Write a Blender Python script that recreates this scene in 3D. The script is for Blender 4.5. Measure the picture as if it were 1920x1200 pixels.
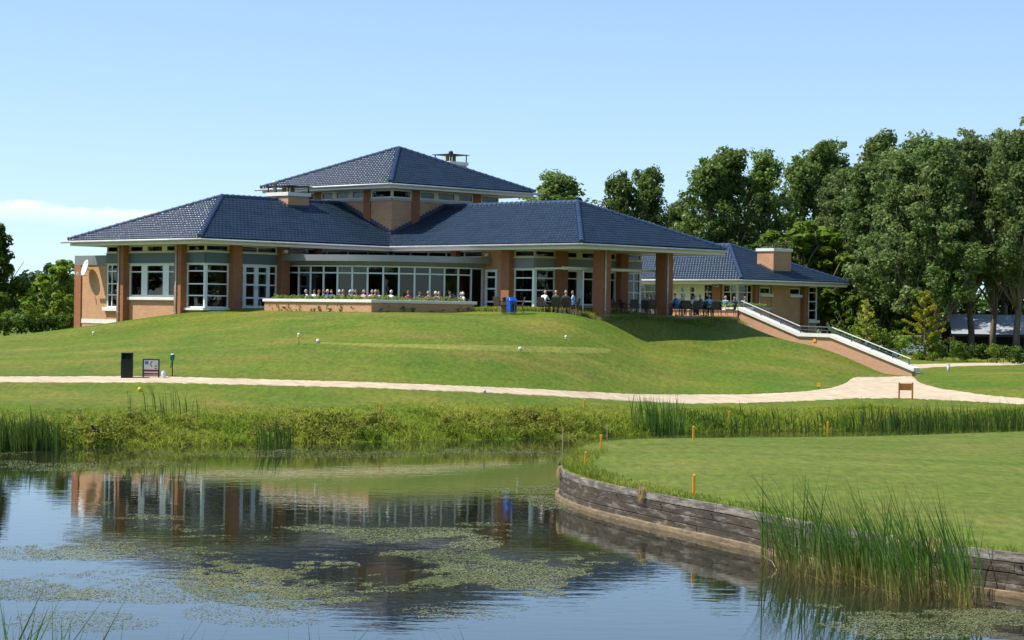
import bpy, bmesh, math, random
import numpy as np
from mathutils import Vector, Matrix

for o in list(bpy.data.objects):
    bpy.data.objects.remove(o, do_unlink=True)
scene = bpy.context.scene
COL = scene.collection
random.seed(7)
RNG = np.random.default_rng(11)

# ---------------------------------------------------------------- camera
F_PX, PITCH, ROLL, EYE = 4177.0, -0.002, 0.0153, 4.25
cam_d = bpy.data.cameras.new("camera")
cam_d.sensor_width = 36.0
cam_d.lens = F_PX / 1920.0 * 36.0
cam_d.clip_start, cam_d.clip_end = 0.5, 20000.0
cam = bpy.data.objects.new("camera", cam_d)
COL.objects.link(cam)
_f = Vector((0, math.cos(PITCH), math.sin(PITCH)))
_z = Vector((0, -math.sin(PITCH), math.cos(PITCH)))
_x = Vector((1, 0, 0))
_r = _x * math.cos(ROLL) + _z * math.sin(ROLL)
_u = -_x * math.sin(ROLL) + _z * math.cos(ROLL)
cam.matrix_world = Matrix(((_r.x, _u.x, -_f.x, 0), (_r.y, _u.y, -_f.y, 0), (_r.z, _u.z, -_f.z, EYE), (0, 0, 0, 1)))
scene.camera = cam

# ---------------------------------------------------------------- sun and sky
AL = 0.787                                   # the clubhouse stands at 45 degrees to the view
AX, AY = math.cos(AL), math.sin(AL)
PHI, ELEV = math.radians(40), math.radians(56)
_h = (-AX * math.cos(PHI) - AY * math.sin(PHI), -AY * math.cos(PHI) + AX * math.sin(PHI))
SUN = Vector((_h[0] * math.cos(ELEV), _h[1] * math.cos(ELEV), math.sin(ELEV)))
sun_d = bpy.data.lights.new("sun", "SUN")
sun_d.energy, sun_d.angle, sun_d.color = 5.0, math.radians(0.53), (1.0, 0.945, 0.86)
sun = bpy.data.objects.new("sun", sun_d)
COL.objects.link(sun)
sun.rotation_euler = (-SUN).to_track_quat("-Z", "Y").to_euler()

world = bpy.data.worlds.new("World")
scene.world = world
world.use_nodes = True
wn, wl = world.node_tree.nodes, world.node_tree.links
wn.clear()
w_out = wn.new("ShaderNodeOutputWorld")
w_bg = wn.new("ShaderNodeBackground")
w_sky = wn.new("ShaderNodeTexSky")
w_sky.sky_type = "NISHITA"
w_sky.sun_disc = False
w_sky.sun_elevation = ELEV
w_sky.sun_rotation = math.atan2(SUN.x, SUN.y)
w_sky.air_density, w_sky.dust_density, w_sky.ozone_density = 1.0, 0.5, 2.6
w_bg.inputs["Strength"].default_value = 0.15
# low bank of cloud along the horizon, broken up by noise
w_tc = wn.new("ShaderNodeTexCoord")
w_sep = wn.new("ShaderNodeSeparateXYZ")
wl.new(w_tc.outputs["Generated"], w_sep.inputs[0])
def wmath(op, a, b=None, clamp=False):
    n = wn.new("ShaderNodeMath"); n.operation = op; n.use_clamp = clamp
    for i, v in enumerate((a, b)):
        if v is None: continue
        if isinstance(v, (int, float)): n.inputs[i].default_value = v
        else: wl.new(v, n.inputs[i])
    return n.outputs[0]
# clear summer air: the pale band at the horizon is thin, so the dome is read a little higher up
w_cmb = wn.new("ShaderNodeCombineXYZ")
wl.new(w_sep.outputs[0], w_cmb.inputs[0]); wl.new(w_sep.outputs[1], w_cmb.inputs[1])
wl.new(wmath("ADD", wmath("MULTIPLY", wmath("MAXIMUM", w_sep.outputs[2], 0.0), 1.05), 0.06), w_cmb.inputs[2])
wl.new(w_cmb.outputs[0], w_sky.inputs["Vector"])
w_map = wn.new("ShaderNodeMapping"); w_map.inputs["Scale"].default_value = (18, 18, 60)
wl.new(w_tc.outputs["Generated"], w_map.inputs[0])
w_no = wn.new("ShaderNodeTexNoise"); w_no.inputs["Scale"].default_value = 1.0; w_no.inputs["Detail"].default_value = 7; w_no.inputs["Roughness"].default_value = 0.6
wl.new(w_map.outputs[0], w_no.inputs["Vector"])
w_map2 = wn.new("ShaderNodeMapping"); w_map2.inputs["Scale"].default_value = (4.2, 4.2, 6); w_map2.inputs["Location"].default_value = (0.35, 0.0, 0.0)
wl.new(w_tc.outputs["Generated"], w_map2.inputs[0])
w_no2 = wn.new("ShaderNodeTexNoise"); w_no2.inputs["Scale"].default_value = 1.0; w_no2.inputs["Detail"].default_value = 2
wl.new(w_map2.outputs[0], w_no2.inputs["Vector"])
# height of the top edge of the bank varies with direction
w_az = wmath("ARCTAN2", w_sep.outputs[0], w_sep.outputs[1])
w_lo = wmath("MULTIPLY", wmath("SINE", wmath("MULTIPLY", wmath("ADD", w_az, 0.28), 3.0)), 0.5)   # slow swell round the horizon
w_top = wmath("ADD", wmath("MULTIPLY", wmath("COSINE", wmath("MULTIPLY", wmath("ADD", w_az, 0.29), 5.2)), 0.0135), 0.0330)
w_top = wmath("ADD", w_top, wmath("MULTIPLY", wmath("SUBTRACT", w_no.outputs[0], 0.5), 0.016))
w_d = wmath("SUBTRACT", w_top, w_sep.outputs[2])
w_edge = wmath("MULTIPLY", w_d, 420.0, True)
w_fade = wmath("SUBTRACT", 1.0, wmath("MULTIPLY", w_d, 105.0, True))
w_mask = wmath("MULTIPLY", wmath("MULTIPLY", w_edge, w_fade), wmath("MULTIPLY", wmath("SUBTRACT", w_no.outputs[0], 0.28), 2.6, True), True)
w_far = wmath("MULTIPLY", wmath("SUBTRACT", 0.038, w_top), -170.0, True)
w_mask = wmath("MULTIPLY", w_mask, w_far)
w_mix = wn.new("ShaderNodeMix"); w_mix.data_type = "RGBA"
wl.new(w_mask, w_mix.inputs[0]); wl.new(w_sky.outputs[0], w_mix.inputs[6]); w_mix.inputs[7].default_value = (6.2, 6.4, 6.65, 1)
wl.new(w_mix.outputs[2], w_bg.inputs["Color"])
wl.new(w_bg.outputs[0], w_out.inputs[0])

vs = scene.view_settings
vs.view_transform, vs.look, vs.exposure, vs.gamma = "Standard", "None", 0.36, 1.0
vs.use_curve_mapping = False

# ---------------------------------------------------------------- helpers
def ray(px, py):
    u, w = px - 960.0, py - 600.0
    c, s = math.cos(ROLL), math.sin(ROLL)
    U, W = u * c + w * s, -u * s + w * c
    X, Y, Z = U / F_PX, 1.0, -W / F_PX
    c, s = math.cos(PITCH), math.sin(PITCH)
    return X, Y * c - Z * s, Y * s + Z * c
def at(px, py, D):
    r = ray(px, py)
    return Vector((r[0] * D / r[1], D, EYE + r[2] * D / r[1]))

class MB:
    """collects boxes, tubes and sheets; build() links them as one mesh object"""
    def __init__(s): s.v, s.f, s.m, s.cur = [], [], [], 0
    def add(s, vs_, fs):
        o = len(s.v); s.v += [tuple(p) for p in vs_]
        s.f += [tuple(i + o for i in f) for f in fs]; s.m += [s.cur] * len(fs)
    def box(s, x0, x1, y0, y1, z0, z1):
        s.add([(x0, y0, z0), (x1, y0, z0), (x1, y1, z0), (x0, y1, z0), (x0, y0, z1), (x1, y0, z1), (x1, y1, z1), (x0, y1, z1)],
              [(3, 2, 1, 0), (4, 5, 6, 7), (0, 1, 5, 4), (1, 2, 6, 5), (2, 3, 7, 6), (3, 0, 4, 7)])
        return s
    def tube(s, pts, r, n=8, cap=True):
        pts = [Vector(p) for p in pts]
        rs = r if isinstance(r, (list, tuple)) else [r] * len(pts)
        rings = []
        for i, p in enumerate(pts):
            t = (pts[min(i + 1, len(pts) - 1)] - pts[max(i - 1, 0)]).normalized()
            a = t.orthogonal().normalized() if i == 0 else (a_prev - t * a_prev.dot(t)).normalized()
            a_prev = a; b = t.cross(a)
            rings.append([p + (a * math.cos(2 * math.pi * k / n) + b * math.sin(2 * math.pi * k / n)) * rs[i] for k in range(n)])
        vs_ = [q for rg in rings for q in rg]; fs = []
        for i in range(len(pts) - 1):
            for k in range(n):
                fs.append((i * n + k, i * n + (k + 1) % n, (i + 1) * n + (k + 1) % n, (i + 1) * n + k))
        if cap:
            fs.append(tuple(range(n - 1, -1, -1))); fs.append(tuple((len(pts) - 1) * n + k for k in range(n)))
        s.add(vs_, fs); return s
    def lathe(s, prof, c=(0, 0, 0), n=16):
        vs_ = [(c[0] + r * math.cos(2 * math.pi * k / n), c[1] + r * math.sin(2 * math.pi * k / n), c[2] + z) for r, z in prof for k in range(n)]
        fs = []
        for i in range(len(prof) - 1):
            for k in range(n):
                fs.append((i * n + k, i * n + (k + 1) % n, (i + 1) * n + (k + 1) % n, (i + 1) * n + k))
        fs.append(tuple(range(n - 1, -1, -1))); fs.append(tuple((len(prof) - 1) * n + k for k in range(n)))
        s.add(vs_, fs); return s
    def prism(s, poly, z0, z1):
        n = len(poly)
        s.add([(x, y, z0) for x, y in poly] + [(x, y, z1) for x, y in poly],
              [tuple(range(n - 1, -1, -1)), tuple(range(n, 2 * n))] + [(i, (i + 1) % n, n + (i + 1) % n, n + i) for i in range(n)])
        return s
    def mesh(s, name, mats, smooth=False):
        me = bpy.data.meshes.new(name)
        me.from_pydata(s.v, [], s.f)
        for m in (mats if isinstance(mats, (list, tuple)) else [mats]): me.materials.append(m)
        if max(s.m, default=0): me.polygons.foreach_set("material_index", s.m)
        if smooth: me.polygons.foreach_set("use_smooth", [True] * len(me.polygons))
        me.update(); return me
    def build(s, name, mats, parent=None, smooth=False, bevel=0):
        o = bpy.data.objects.new(name, s.mesh(name, mats, smooth)); COL.objects.link(o); o.parent = parent
        if bevel:
            md = o.modifiers.new("bevel", "BEVEL"); md.width = bevel; md.segments = 1; md.limit_method = "ANGLE"
        return o

def link(name, me, parent=None):
    o = bpy.data.objects.new(name, me); COL.objects.link(o); o.parent = parent; return o
def empty(name, loc=(0, 0, 0), rz=0.0):
    o = bpy.data.objects.new(name, None); COL.objects.link(o); o.location = loc; o.rotation_euler = (0, 0, rz); o.empty_display_size = 0.3; return o
def tag(o, label=None, cat=None, group=None, kind=None):
    if label: o["label"] = label
    if cat: o["category"] = cat
    if group: o["group"] = group
    if kind: o["kind"] = kind
    return o
def copy_tree(o, parent=None):
    c = o.copy(); COL.objects.link(c); c.parent = parent
    for ch in list(o.children): copy_tree(ch, c)
    return c
def np_mesh(name, V, Fq, mats, smooth=False, mi=None):
    me = bpy.data.meshes.new(name)
    V = np.asarray(V, np.float32)
    me.vertices.add(len(V)); me.vertices.foreach_set("co", V.ravel())
    tot = [len(a) * a.shape[1] for a in Fq]
    me.loops.add(sum(tot)); me.loops.foreach_set("vertex_index", np.concatenate([a.ravel() for a in Fq]).astype(np.int32))
    sizes = np.concatenate([np.full(len(a), a.shape[1]) for a in Fq])
    me.polygons.add(len(sizes))
    me.polygons.foreach_set("loop_start", np.concatenate([[0], np.cumsum(sizes)[:-1]]).astype(np.int32))
    me.polygons.foreach_set("loop_total", sizes.astype(np.int32))
    for m in (mats if isinstance(mats, (list, tuple)) else [mats]): me.materials.append(m)
    if mi is not None: me.polygons.foreach_set("material_index", np.asarray(mi, np.int32))
    if smooth: me.polygons.foreach_set("use_smooth", np.ones(len(sizes), bool))
    me.update(calc_edges=True); me.validate(); return me

# ---------------------------------------------------------------- materials
def mat(name, col, rough=0.6, metal=0.0, spec=0.5, noise=None, bump=None, coat=0.0):
    """noise=(scale, amount, stretch) varies the colour; bump=(scale, strength)"""
    m = bpy.data.materials.new(name); m.use_nodes = True
    n, l = m.node_tree.nodes, m.node_tree.links
    p = n["Principled BSDF"]
    p.inputs["Base Color"].default_value = (*col, 1); p.inputs["Roughness"].default_value = rough
    p.inputs["Metallic"].default_value = metal; p.inputs["Specular IOR Level"].default_value = spec
    if coat: p.inputs["Coat Weight"].default_value = coat
    if noise or bump:
        tc = n.new("ShaderNodeTexCoord")
    if noise:
        sc, amt, st = noise
        mp = n.new("ShaderNodeMapping"); mp.inputs["Scale"].default_value = st; l.new(tc.outputs["Object"], mp.inputs[0])
        t = n.new("ShaderNodeTexNoise"); t.inputs["Scale"].default_value = sc; t.inputs["Detail"].default_value = 6; t.inputs["Roughness"].default_value = 0.65
        l.new(mp.outputs[0], t.inputs["Vector"])
        r = n.new("ShaderNodeMapRange"); r.inputs[1].default_value = 0.25; r.inputs[2].default_value = 0.75
        r.inputs[3].default_value = 1 - amt; r.inputs[4].default_value = 1 + amt; l.new(t.outputs[0], r.inputs[0])
        h = n.new("ShaderNodeVectorMath"); h.operation = "SCALE"; h.inputs[0].default_value = col; l.new(r.outputs[0], h.inputs["Scale"])
        l.new(h.outputs[0], p.inputs["Base Color"])
    if bump:
        t2 = n.new("ShaderNodeTexNoise"); t2.inputs["Scale"].default_value = bump[0]; t2.inputs["Detail"].default_value = 4
        l.new(tc.outputs["Object"], t2.inputs["Vector"])
        b = n.new("ShaderNodeBump"); b.inputs["Strength"].default_value = bump[1]; b.inputs["Distance"].default_value = 0.02
        l.new(t2.outputs[0], b.inputs["Height"]); l.new(b.outputs[0], p.inputs["Normal"])
    return m

def nodes_of(m): return m.node_tree.nodes, m.node_tree.links, m.node_tree.nodes["Principled BSDF"]

def brick_mat(name, c1, c2, mortar):
    m = mat(name, c1, 0.85, spec=0.2); n, l, p = nodes_of(m)
    tc = n.new("ShaderNodeTexCoord"); sp = n.new("ShaderNodeSeparateXYZ"); l.new(tc.outputs["Object"], sp.inputs[0])
    ad = n.new("ShaderNodeMath"); ad.operation = "ADD"; l.new(sp.outputs[0], ad.inputs[0]); l.new(sp.outputs[1], ad.inputs[1])
    cb = n.new("ShaderNodeCombineXYZ"); l.new(ad.outputs[0], cb.inputs[0]); l.new(sp.outputs[2], cb.inputs[1])
    bt = n.new("ShaderNodeTexBrick"); bt.inputs["Scale"].default_value = 1.0
    bt.inputs["Brick Width"].default_value = 0.22; bt.inputs["Row Height"].default_value = 0.0625; bt.inputs["Mortar Size"].default_value = 0.006
    bt.inputs["Color1"].default_value = (*c1, 1); bt.inputs["Color2"].default_value = (*c2, 1); bt.inputs["Mortar"].default_value = (*mortar, 1)
    l.new(cb.outputs[0], bt.inputs["Vector"])
    t = n.new("ShaderNodeTexNoise"); t.inputs["Scale"].default_value = 1.1; t.inputs["Detail"].default_value = 5; l.new(tc.outputs["Object"], t.inputs["Vector"])
    r = n.new("ShaderNodeMapRange"); r.inputs[3].default_value = 0.8; r.inputs[4].default_value = 1.15; l.new(t.outputs[0], r.inputs[0])
    h = n.new("ShaderNodeVectorMath"); h.operation = "SCALE"; l.new(bt.outputs["Color"], h.inputs[0]); l.new(r.outputs[0], h.inputs["Scale"])
    l.new(h.outputs[0], p.inputs["Base Color"])
    b = n.new("ShaderNodeBump"); b.inputs["Strength"].default_value = 0.4; b.inputs["Distance"].default_value = 0.01; b.invert = True
    l.new(bt.outputs["Fac"], b.inputs["Height"]); l.new(b.outputs[0], p.inputs["Normal"])
    return m

def grass_mat(name, c_a, c_b, c_dry, big=0.25, stretch=(1, 0.35, 1)):
    m = mat(name, c_a, 0.8, spec=0.15); n, l, p = nodes_of(m)
    g = n.new("ShaderNodeNewGeometry")
    def noise(scale, st, det=5):
        mp = n.new("ShaderNodeMapping"); mp.inputs["Scale"].default_value = st; l.new(g.outputs["Position"], mp.inputs[0])
        t = n.new("ShaderNodeTexNoise"); t.inputs["Scale"].default_value = scale; t.inputs["Detail"].default_value = det; t.inputs["Roughness"].default_value = 0.62
        l.new(mp.outputs[0], t.inputs["Vector"]); return t.outputs[0]
    def ramp(v, a, b_):
        r = n.new("ShaderNodeMapRange"); r.inputs[1].default_value = a; r.inputs[2].default_value = b_; l.new(v, r.inputs[0]); return r.outputs[0]
    def mix(f, a, b_):
        x = n.new("ShaderNodeMix"); x.data_type = "RGBA"; l.new(f, x.inputs[0])
        for i, c in ((6, a), (7, b_)):
            if isinstance(c, tuple): x.inputs[i].default_value = (*c, 1)
            else: l.new(c, x.inputs[i])
        return x.outputs[2]
    c = mix(ramp(noise(big, stretch), 0.32, 0.68), c_a, c_b)
    c = mix(ramp(noise(big * 1.7, (0.5, 0.6, 1)), 0.45, 0.75), c, c_dry)
    band = ramp(noise(0.5, (0.10, 0.9, 1), 3), 0.35, 0.65)
    bs = n.new("ShaderNodeMapRange"); bs.inputs[3].default_value = 0.91; bs.inputs[4].default_value = 1.09; l.new(band, bs.inputs[0])
    hb = n.new("ShaderNodeVectorMath"); hb.operation = "SCALE"; l.new(c, hb.inputs[0]); l.new(bs.outputs[0], hb.inputs["Scale"]); c = hb.outputs[0]
    k = ramp(noise(5.5, (1, 0.3, 1), 8), 0.25, 0.78)
    s = n.new("ShaderNodeMapRange"); s.inputs[3].default_value = 0.62; s.inputs[4].default_value = 1.34; l.new(k, s.inputs[0])
    h = n.new("ShaderNodeVectorMath"); h.operation = "SCALE"; l.new(c, h.inputs[0]); l.new(s.outputs[0], h.inputs["Scale"])
    l.new(h.outputs[0], p.inputs["Base Color"])
    b = n.new("ShaderNodeBump"); b.inputs["Strength"].default_value = 0.55; b.inputs["Distance"].default_value = 0.05
    l.new(noise(9.0, (1, 0.5, 1), 6), b.inputs["Height"]); l.new(b.outputs[0], p.inputs["Normal"])
    return m

def leaf_mat(name, c_a, c_b, trans=0.35, scale=0.6, rough=0.5):
    m = mat(name, c_a, rough, spec=0.25); n, l, p = nodes_of(m)
    g = n.new("ShaderNodeNewGeometry"); t = n.new("ShaderNodeTexNoise"); t.inputs["Scale"].default_value = scale; t.inputs["Detail"].default_value = 5
    l.new(g.outputs["Position"], t.inputs["Vector"])
    r = n.new("ShaderNodeMapRange"); r.inputs[1].default_value = 0.3; r.inputs[2].default_value = 0.7; l.new(t.outputs[0], r.inputs[0])
    x = n.new("ShaderNodeMix"); x.data_type = "RGBA"; l.new(r.outputs[0], x.inputs[0]); x.inputs[6].default_value = (*c_a, 1); x.inputs[7].default_value = (*c_b, 1)
    ri = n.new("ShaderNodeObjectInfo"); rr = n.new("ShaderNodeMapRange"); rr.inputs[3].default_value = 0.72; rr.inputs[4].default_value = 1.3; l.new(ri.outputs["Random"], rr.inputs[0])
    wv = n.new("ShaderNodeTexWhiteNoise"); l.new(g.outputs["Random Per Island"], wv.inputs["Vector"]); 
    r2 = n.new("ShaderNodeMapRange"); r2.inputs[3].default_value = 0.7; r2.inputs[4].default_value = 1.3; l.new(g.outputs["Random Per Island"], r2.inputs[0])
    mu = n.new("ShaderNodeMath"); mu.operation = "MULTIPLY"; l.new(rr.outputs[0], mu.inputs[0]); l.new(r2.outputs[0], mu.inputs[1])
    h = n.new("ShaderNodeVectorMath"); h.operation = "SCALE"; l.new(x.outputs[2], h.inputs[0]); l.new(mu.outputs[0], h.inputs["Scale"])
    l.new(h.outputs[0], p.inputs["Base Color"])
    tr = n.new("ShaderNodeBsdfTranslucent"); l.new(h.outputs[0], tr.inputs["Color"])
    ms = n.new("ShaderNodeMixShader"); ms.inputs[0].default_value = trans
    l.new(p.outputs[0], ms.inputs[1]); l.new(tr.outputs[0], ms.inputs[2]); l.new(ms.outputs[0], n["Material Output"].inputs["Surface"])
    return m

def glass_mat(name, tint, refl_boost=1.0):
    m = bpy.data.materials.new(name); m.use_nodes = True; n, l = m.node_tree.nodes, m.node_tree.links
    n.remove(n["Principled BSDF"])
    tr = n.new("ShaderNodeBsdfTransparent"); tr.inputs[0].default_value = (*tint, 1)
    gl = n.new("ShaderNodeBsdfGlossy"); gl.inputs["Roughness"].default_value = 0.01
    fr = n.new("ShaderNodeFresnel"); fr.inputs[0].default_value = 1.52
    k = n.new("ShaderNodeMath"); k.operation = "MULTIPLY"; k.use_clamp = True; k.inputs[1].default_value = 1.0 * refl_boost; l.new(fr.outputs[0], k.inputs[0])
    tcg = n.new("ShaderNodeTexCoord"); tn = n.new("ShaderNodeTexNoise"); tn.inputs["Scale"].default_value = 1.3; l.new(tcg.outputs["Object"], tn.inputs["Vector"])
    bp = n.new("ShaderNodeBump"); bp.inputs["Strength"].default_value = 0.03; bp.inputs["Distance"].default_value = 0.05; l.new(tn.outputs[0], bp.inputs["Height"]); l.new(bp.outputs[0], gl.inputs["Normal"])
    ms = n.new("ShaderNodeMixShader"); l.new(k.outputs[0], ms.inputs[0]); l.new(tr.outputs[0], ms.inputs[1]); l.new(gl.outputs[0], ms.inputs[2])
    l.new(ms.outputs[0], n["Material Output"].inputs["Surface"]); return m

M = {}
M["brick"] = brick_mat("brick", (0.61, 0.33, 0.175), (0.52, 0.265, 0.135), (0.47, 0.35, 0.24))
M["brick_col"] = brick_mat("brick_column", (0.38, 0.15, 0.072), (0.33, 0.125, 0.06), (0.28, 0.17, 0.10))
M["brick_pink"] = brick_mat("stair_brick", (0.60, 0.33, 0.205), (0.54, 0.29, 0.175), (0.42, 0.31, 0.22))
M["dark_glass"] = mat("car_glass", (0.02, 0.025, 0.03), 0.08, noise=(2, 0.1, (1, 1, 1)))
M["dgreen_black"] = mat("bin_black", (0.005, 0.008, 0.005), 0.5, noise=(4, 0.2, (1, 1, 1)))
M["tile"] = mat("glazed_tile", (0.019, 0.036, 0.060), 0.25, spec=0.24, noise=(1.3, 0.3, (1, 1, 1)))
M["ridge"] = mat("glazed_ridge", (0.030, 0.055, 0.11), 0.3, spec=0.6, noise=(3.0, 0.2, (1, 1, 1)))
M["lead"] = mat("lead_flashing", (0.045, 0.065, 0.10), 0.5, noise=(4, 0.25, (1, 1, 1)))
M["fascia"] = mat("cream_paint", (0.66, 0.62, 0.50), 0.5, noise=(1.5, 0.06, (1, 1, 1)))
M["soffit"] = mat("soffit_board", (0.62, 0.58, 0.47), 0.6, noise=(2, 0.06, (1, 1, 1)))
M["gutter"] = mat("zinc", (0.52, 0.53, 0.52), 0.5, metal=0.15, noise=(3, 0.2, (1, 1, 1)))
M["white"] = mat("white_paint", (0.74, 0.77, 0.76), 0.45, noise=(2.5, 0.05, (1, 1, 1)))
M["cream"] = mat("cream_frame", (0.70, 0.66, 0.54), 0.5, noise=(2.5, 0.05, (1, 1, 1)))
M["teal"] = mat("teal_panel", (0.085, 0.125, 0.135), 0.45, noise=(1.2, 0.1, (1, 1, 1)))
M["grey_panel"] = mat("grey_panel", (0.20, 0.215, 0.21), 0.5, noise=(1.2, 0.1, (1, 1, 1)))
M["stone"] = mat("white_concrete", (0.74, 0.72, 0.65), 0.75, noise=(2.2, 0.12, (1, 1, 3)), bump=(25, 0.2))
M["band"] = mat("zinc_band", (0.30, 0.31, 0.30), 0.45, metal=0.35, noise=(0.9, 0.12, (1, 1, 1)))
M["glass"] = glass_mat("glass", (0.50, 0.54, 0.50))
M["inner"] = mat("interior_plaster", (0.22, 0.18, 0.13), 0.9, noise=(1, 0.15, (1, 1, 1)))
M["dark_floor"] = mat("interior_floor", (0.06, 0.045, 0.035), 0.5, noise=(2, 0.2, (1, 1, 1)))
M["curtain"] = mat("curtain", (0.46, 0.36, 0.20), 0.9, noise=(9, 0.2, (1, 1, 0.1)))
M["blind"] = mat("roller_blind", (0.50, 0.42, 0.27), 0.9, noise=(6, 0.1, (1, 1, 1)))
M["paving"] = mat("terrace_paving", (0.36, 0.32, 0.27), 0.85, noise=(3, 0.15, (1, 1, 1)), bump=(12, 0.3))
M["black"] = mat("black_metal", (0.018, 0.020, 0.02), 0.45, noise=(4, 0.2, (1, 1, 1)))
M["blue_rail"] = mat("blue_grey_rail", (0.055, 0.085, 0.12), 0.4, noise=(4, 0.15, (1, 1, 1)))
M["steel"] = mat("galvanised_rail", (0.60, 0.61, 0.60), 0.35, metal=0.5, noise=(4, 0.1, (1, 1, 1)))
M["gravel"] = mat("shell_path", (0.52, 0.42, 0.295), 0.95, spec=0.1, noise=(2.6, 0.34, (0.6, 1.4, 1)), bump=(30, 0.9))
M["lawn"] = grass_mat("lawn", (0.070, 0.134, 0.008), (0.128, 0.160, 0.012), (0.185, 0.165, 0.028))
M["putting"] = grass_mat("putting_turf", (0.175, 0.205, 0.032), (0.195, 0.215, 0.036), (0.215, 0.215, 0.045), 0.5)
M["green"] = grass_mat("green_turf", (0.088, 0.136, 0.012), (0.126, 0.158, 0.020), (0.165, 0.165, 0.034), 0.35, (0.3, 0.9, 1))
M["blade"] = leaf_mat("grass_blade", (0.130, 0.230, 0.016), (0.390, 0.400, 0.060), 0.55, 0.4, 0.6)
M["blade_dark"] = leaf_mat("reed_blade", (0.080, 0.175, 0.026), (0.150, 0.240, 0.048), 0.5, 0.8, 0.5)
M["cattail"] = leaf_mat("cattail_blade", (0.058, 0.138, 0.018), (0.120, 0.210, 0.034), 0.4, 2.5, 0.4)
M["straw"] = leaf_mat("dead_straw", (0.34, 0.25, 0.11), (0.46, 0.36, 0.18), 0.3, 2.0, 0.7)
M["weed"] = leaf_mat("weed_leaf", (0.22, 0.29, 0.03), (0.46, 0.42, 0.08), 0.45, 0.8, 0.55)
M["poplar"] = leaf_mat("poplar_leaf", (0.095, 0.180, 0.025), (0.215, 0.285, 0.075), 0.5, 0.35, 0.42)
M["poplar2"] = leaf_mat("silver_poplar_leaf", (0.098, 0.165, 0.036), (0.195, 0.255, 0.085), 0.5, 0.3, 0.45)
M["bright"] = leaf_mat("bright_leaf", (0.115, 0.215, 0.014), (0.215, 0.290, 0.035), 0.48, 0.5)
M["dark_leaf"] = leaf_mat("dark_leaf", (0.055, 0.118, 0.010), (0.115, 0.180, 0.022), 0.45, 0.5)
M["pine"] = leaf_mat("pine_needle", (0.060, 0.105, 0.040), (0.095, 0.150, 0.060), 0.2, 0.1)
M["gold"] = leaf_mat("golden_needle", (0.42, 0.42, 0.02), (0.56, 0.52, 0.04), 0.45, 1.0)
M["bark"] = mat("bark", (0.16, 0.125, 0.09), 0.9, noise=(3, 0.4, (1, 1, 0.3)), bump=(12, 0.8))
def base_tint(m, low, z0, z1):
    """stalks that are straw coloured at the foot and green above"""
    n, l, p = nodes_of(m); src = p.inputs["Base Color"].links[0].from_socket
    g = n.new("ShaderNodeNewGeometry"); sp = n.new("ShaderNodeSeparateXYZ"); l.new(g.outputs["Position"], sp.inputs[0])
    r = n.new("ShaderNodeMapRange"); r.inputs[1].default_value = z0; r.inputs[2].default_value = z1; l.new(sp.outputs[2], r.inputs[0])
    x = n.new("ShaderNodeMix"); x.data_type = "RGBA"; l.new(r.outputs[0], x.inputs[0]); x.inputs[6].default_value = (*low, 1); l.new(src, x.inputs[7])
    for nd in n:
        if nd.type == "BSDF_TRANSLUCENT": l.new(x.outputs[2], nd.inputs["Color"])
    l.new(x.outputs[2], p.inputs["Base Color"])
base_tint(M["cattail"], (0.30, 0.27, 0.07), 0.02, 0.55)
def plank_mat(name, dark, pale, brown, cut):
    m = mat(name, dark, 0.85, spec=0.2, bump=(22, 0.6)); n, l, p = nodes_of(m)
    tc = n.new("ShaderNodeTexCoord")
    def nz(scale, st, det=7):
        mp = n.new("ShaderNodeMapping"); mp.inputs["Scale"].default_value = st; l.new(tc.outputs["Object"], mp.inputs[0])
        t = n.new("ShaderNodeTexNoise"); t.inputs["Scale"].default_value = scale; t.inputs["Detail"].default_value = det; t.inputs["Roughness"].default_value = 0.7; l.new(mp.outputs[0], t.inputs["Vector"]); return t.outputs[0]
    def mixc(f, a, b_, lo, hi):
        r = n.new("ShaderNodeMapRange"); r.inputs[1].default_value = lo; r.inputs[2].default_value = hi; l.new(f, r.inputs[0])
        x = n.new("ShaderNodeMix"); x.data_type = "RGBA"; l.new(r.outputs[0], x.inputs[0])
        for i, c in ((6, a), (7, b_)):
            if isinstance(c, tuple): x.inputs[i].default_value = (*c, 1)
            else: l.new(c, x.inputs[i])
        return x.outputs[2]
    c = mixc(nz(1.1, (1, 1, 2)), dark, brown, 0.42, 0.7)
    c = mixc(nz(2.6, (0.6, 0.6, 3.5), 9), c, pale, cut, cut + 0.16)
    c = mixc(nz(9.0, (0.25, 0.25, 4), 6), c, (0.015, 0.014, 0.012), 0.56, 0.72)
    l.new(c, p.inputs["Base Color"]); return m
M["plank"] = plank_mat("weathered_plank", (0.055, 0.048, 0.037), (0.25, 0.232, 0.195), (0.10, 0.074, 0.045), 0.52)
M["plank_top"] = plank_mat("bleached_plank", (0.11, 0.10, 0.08), (0.30, 0.282, 0.24), (0.15, 0.12, 0.08), 0.45)
M["waler"] = mat("tan_timber", (0.20, 0.145, 0.078), 0.8, noise=(4.5, 0.7, (0.6, 0.6, 3)), bump=(18, 0.4))
M["orange"] = mat("orange_paint", (0.84, 0.37, 0.025), 0.5, noise=(5, 0.15, (1, 1, 1)))
M["yellow"] = mat("yellow_paint", (0.80, 0.55, 0.02), 0.45, noise=(5, 0.1, (1, 1, 1)))
M["wood"] = mat("varnished_wood", (0.55, 0.21, 0.045), 0.5, noise=(6, 0.25, (1, 1, 5)))
M["stake"] = mat("bare_stake", (0.34, 0.27, 0.16), 0.8, noise=(5, 0.2, (1, 1, 1)))
M["wicker"] = mat("brown_wicker", (0.060, 0.045, 0.033), 0.7, noise=(14, 0.35, (1, 1, 1)), bump=(60, 0.5))
M["chair_leg"] = mat("chair_leg_wood", (0.36, 0.20, 0.09), 0.6, noise=(8, 0.2, (1, 1, 1)))
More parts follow.
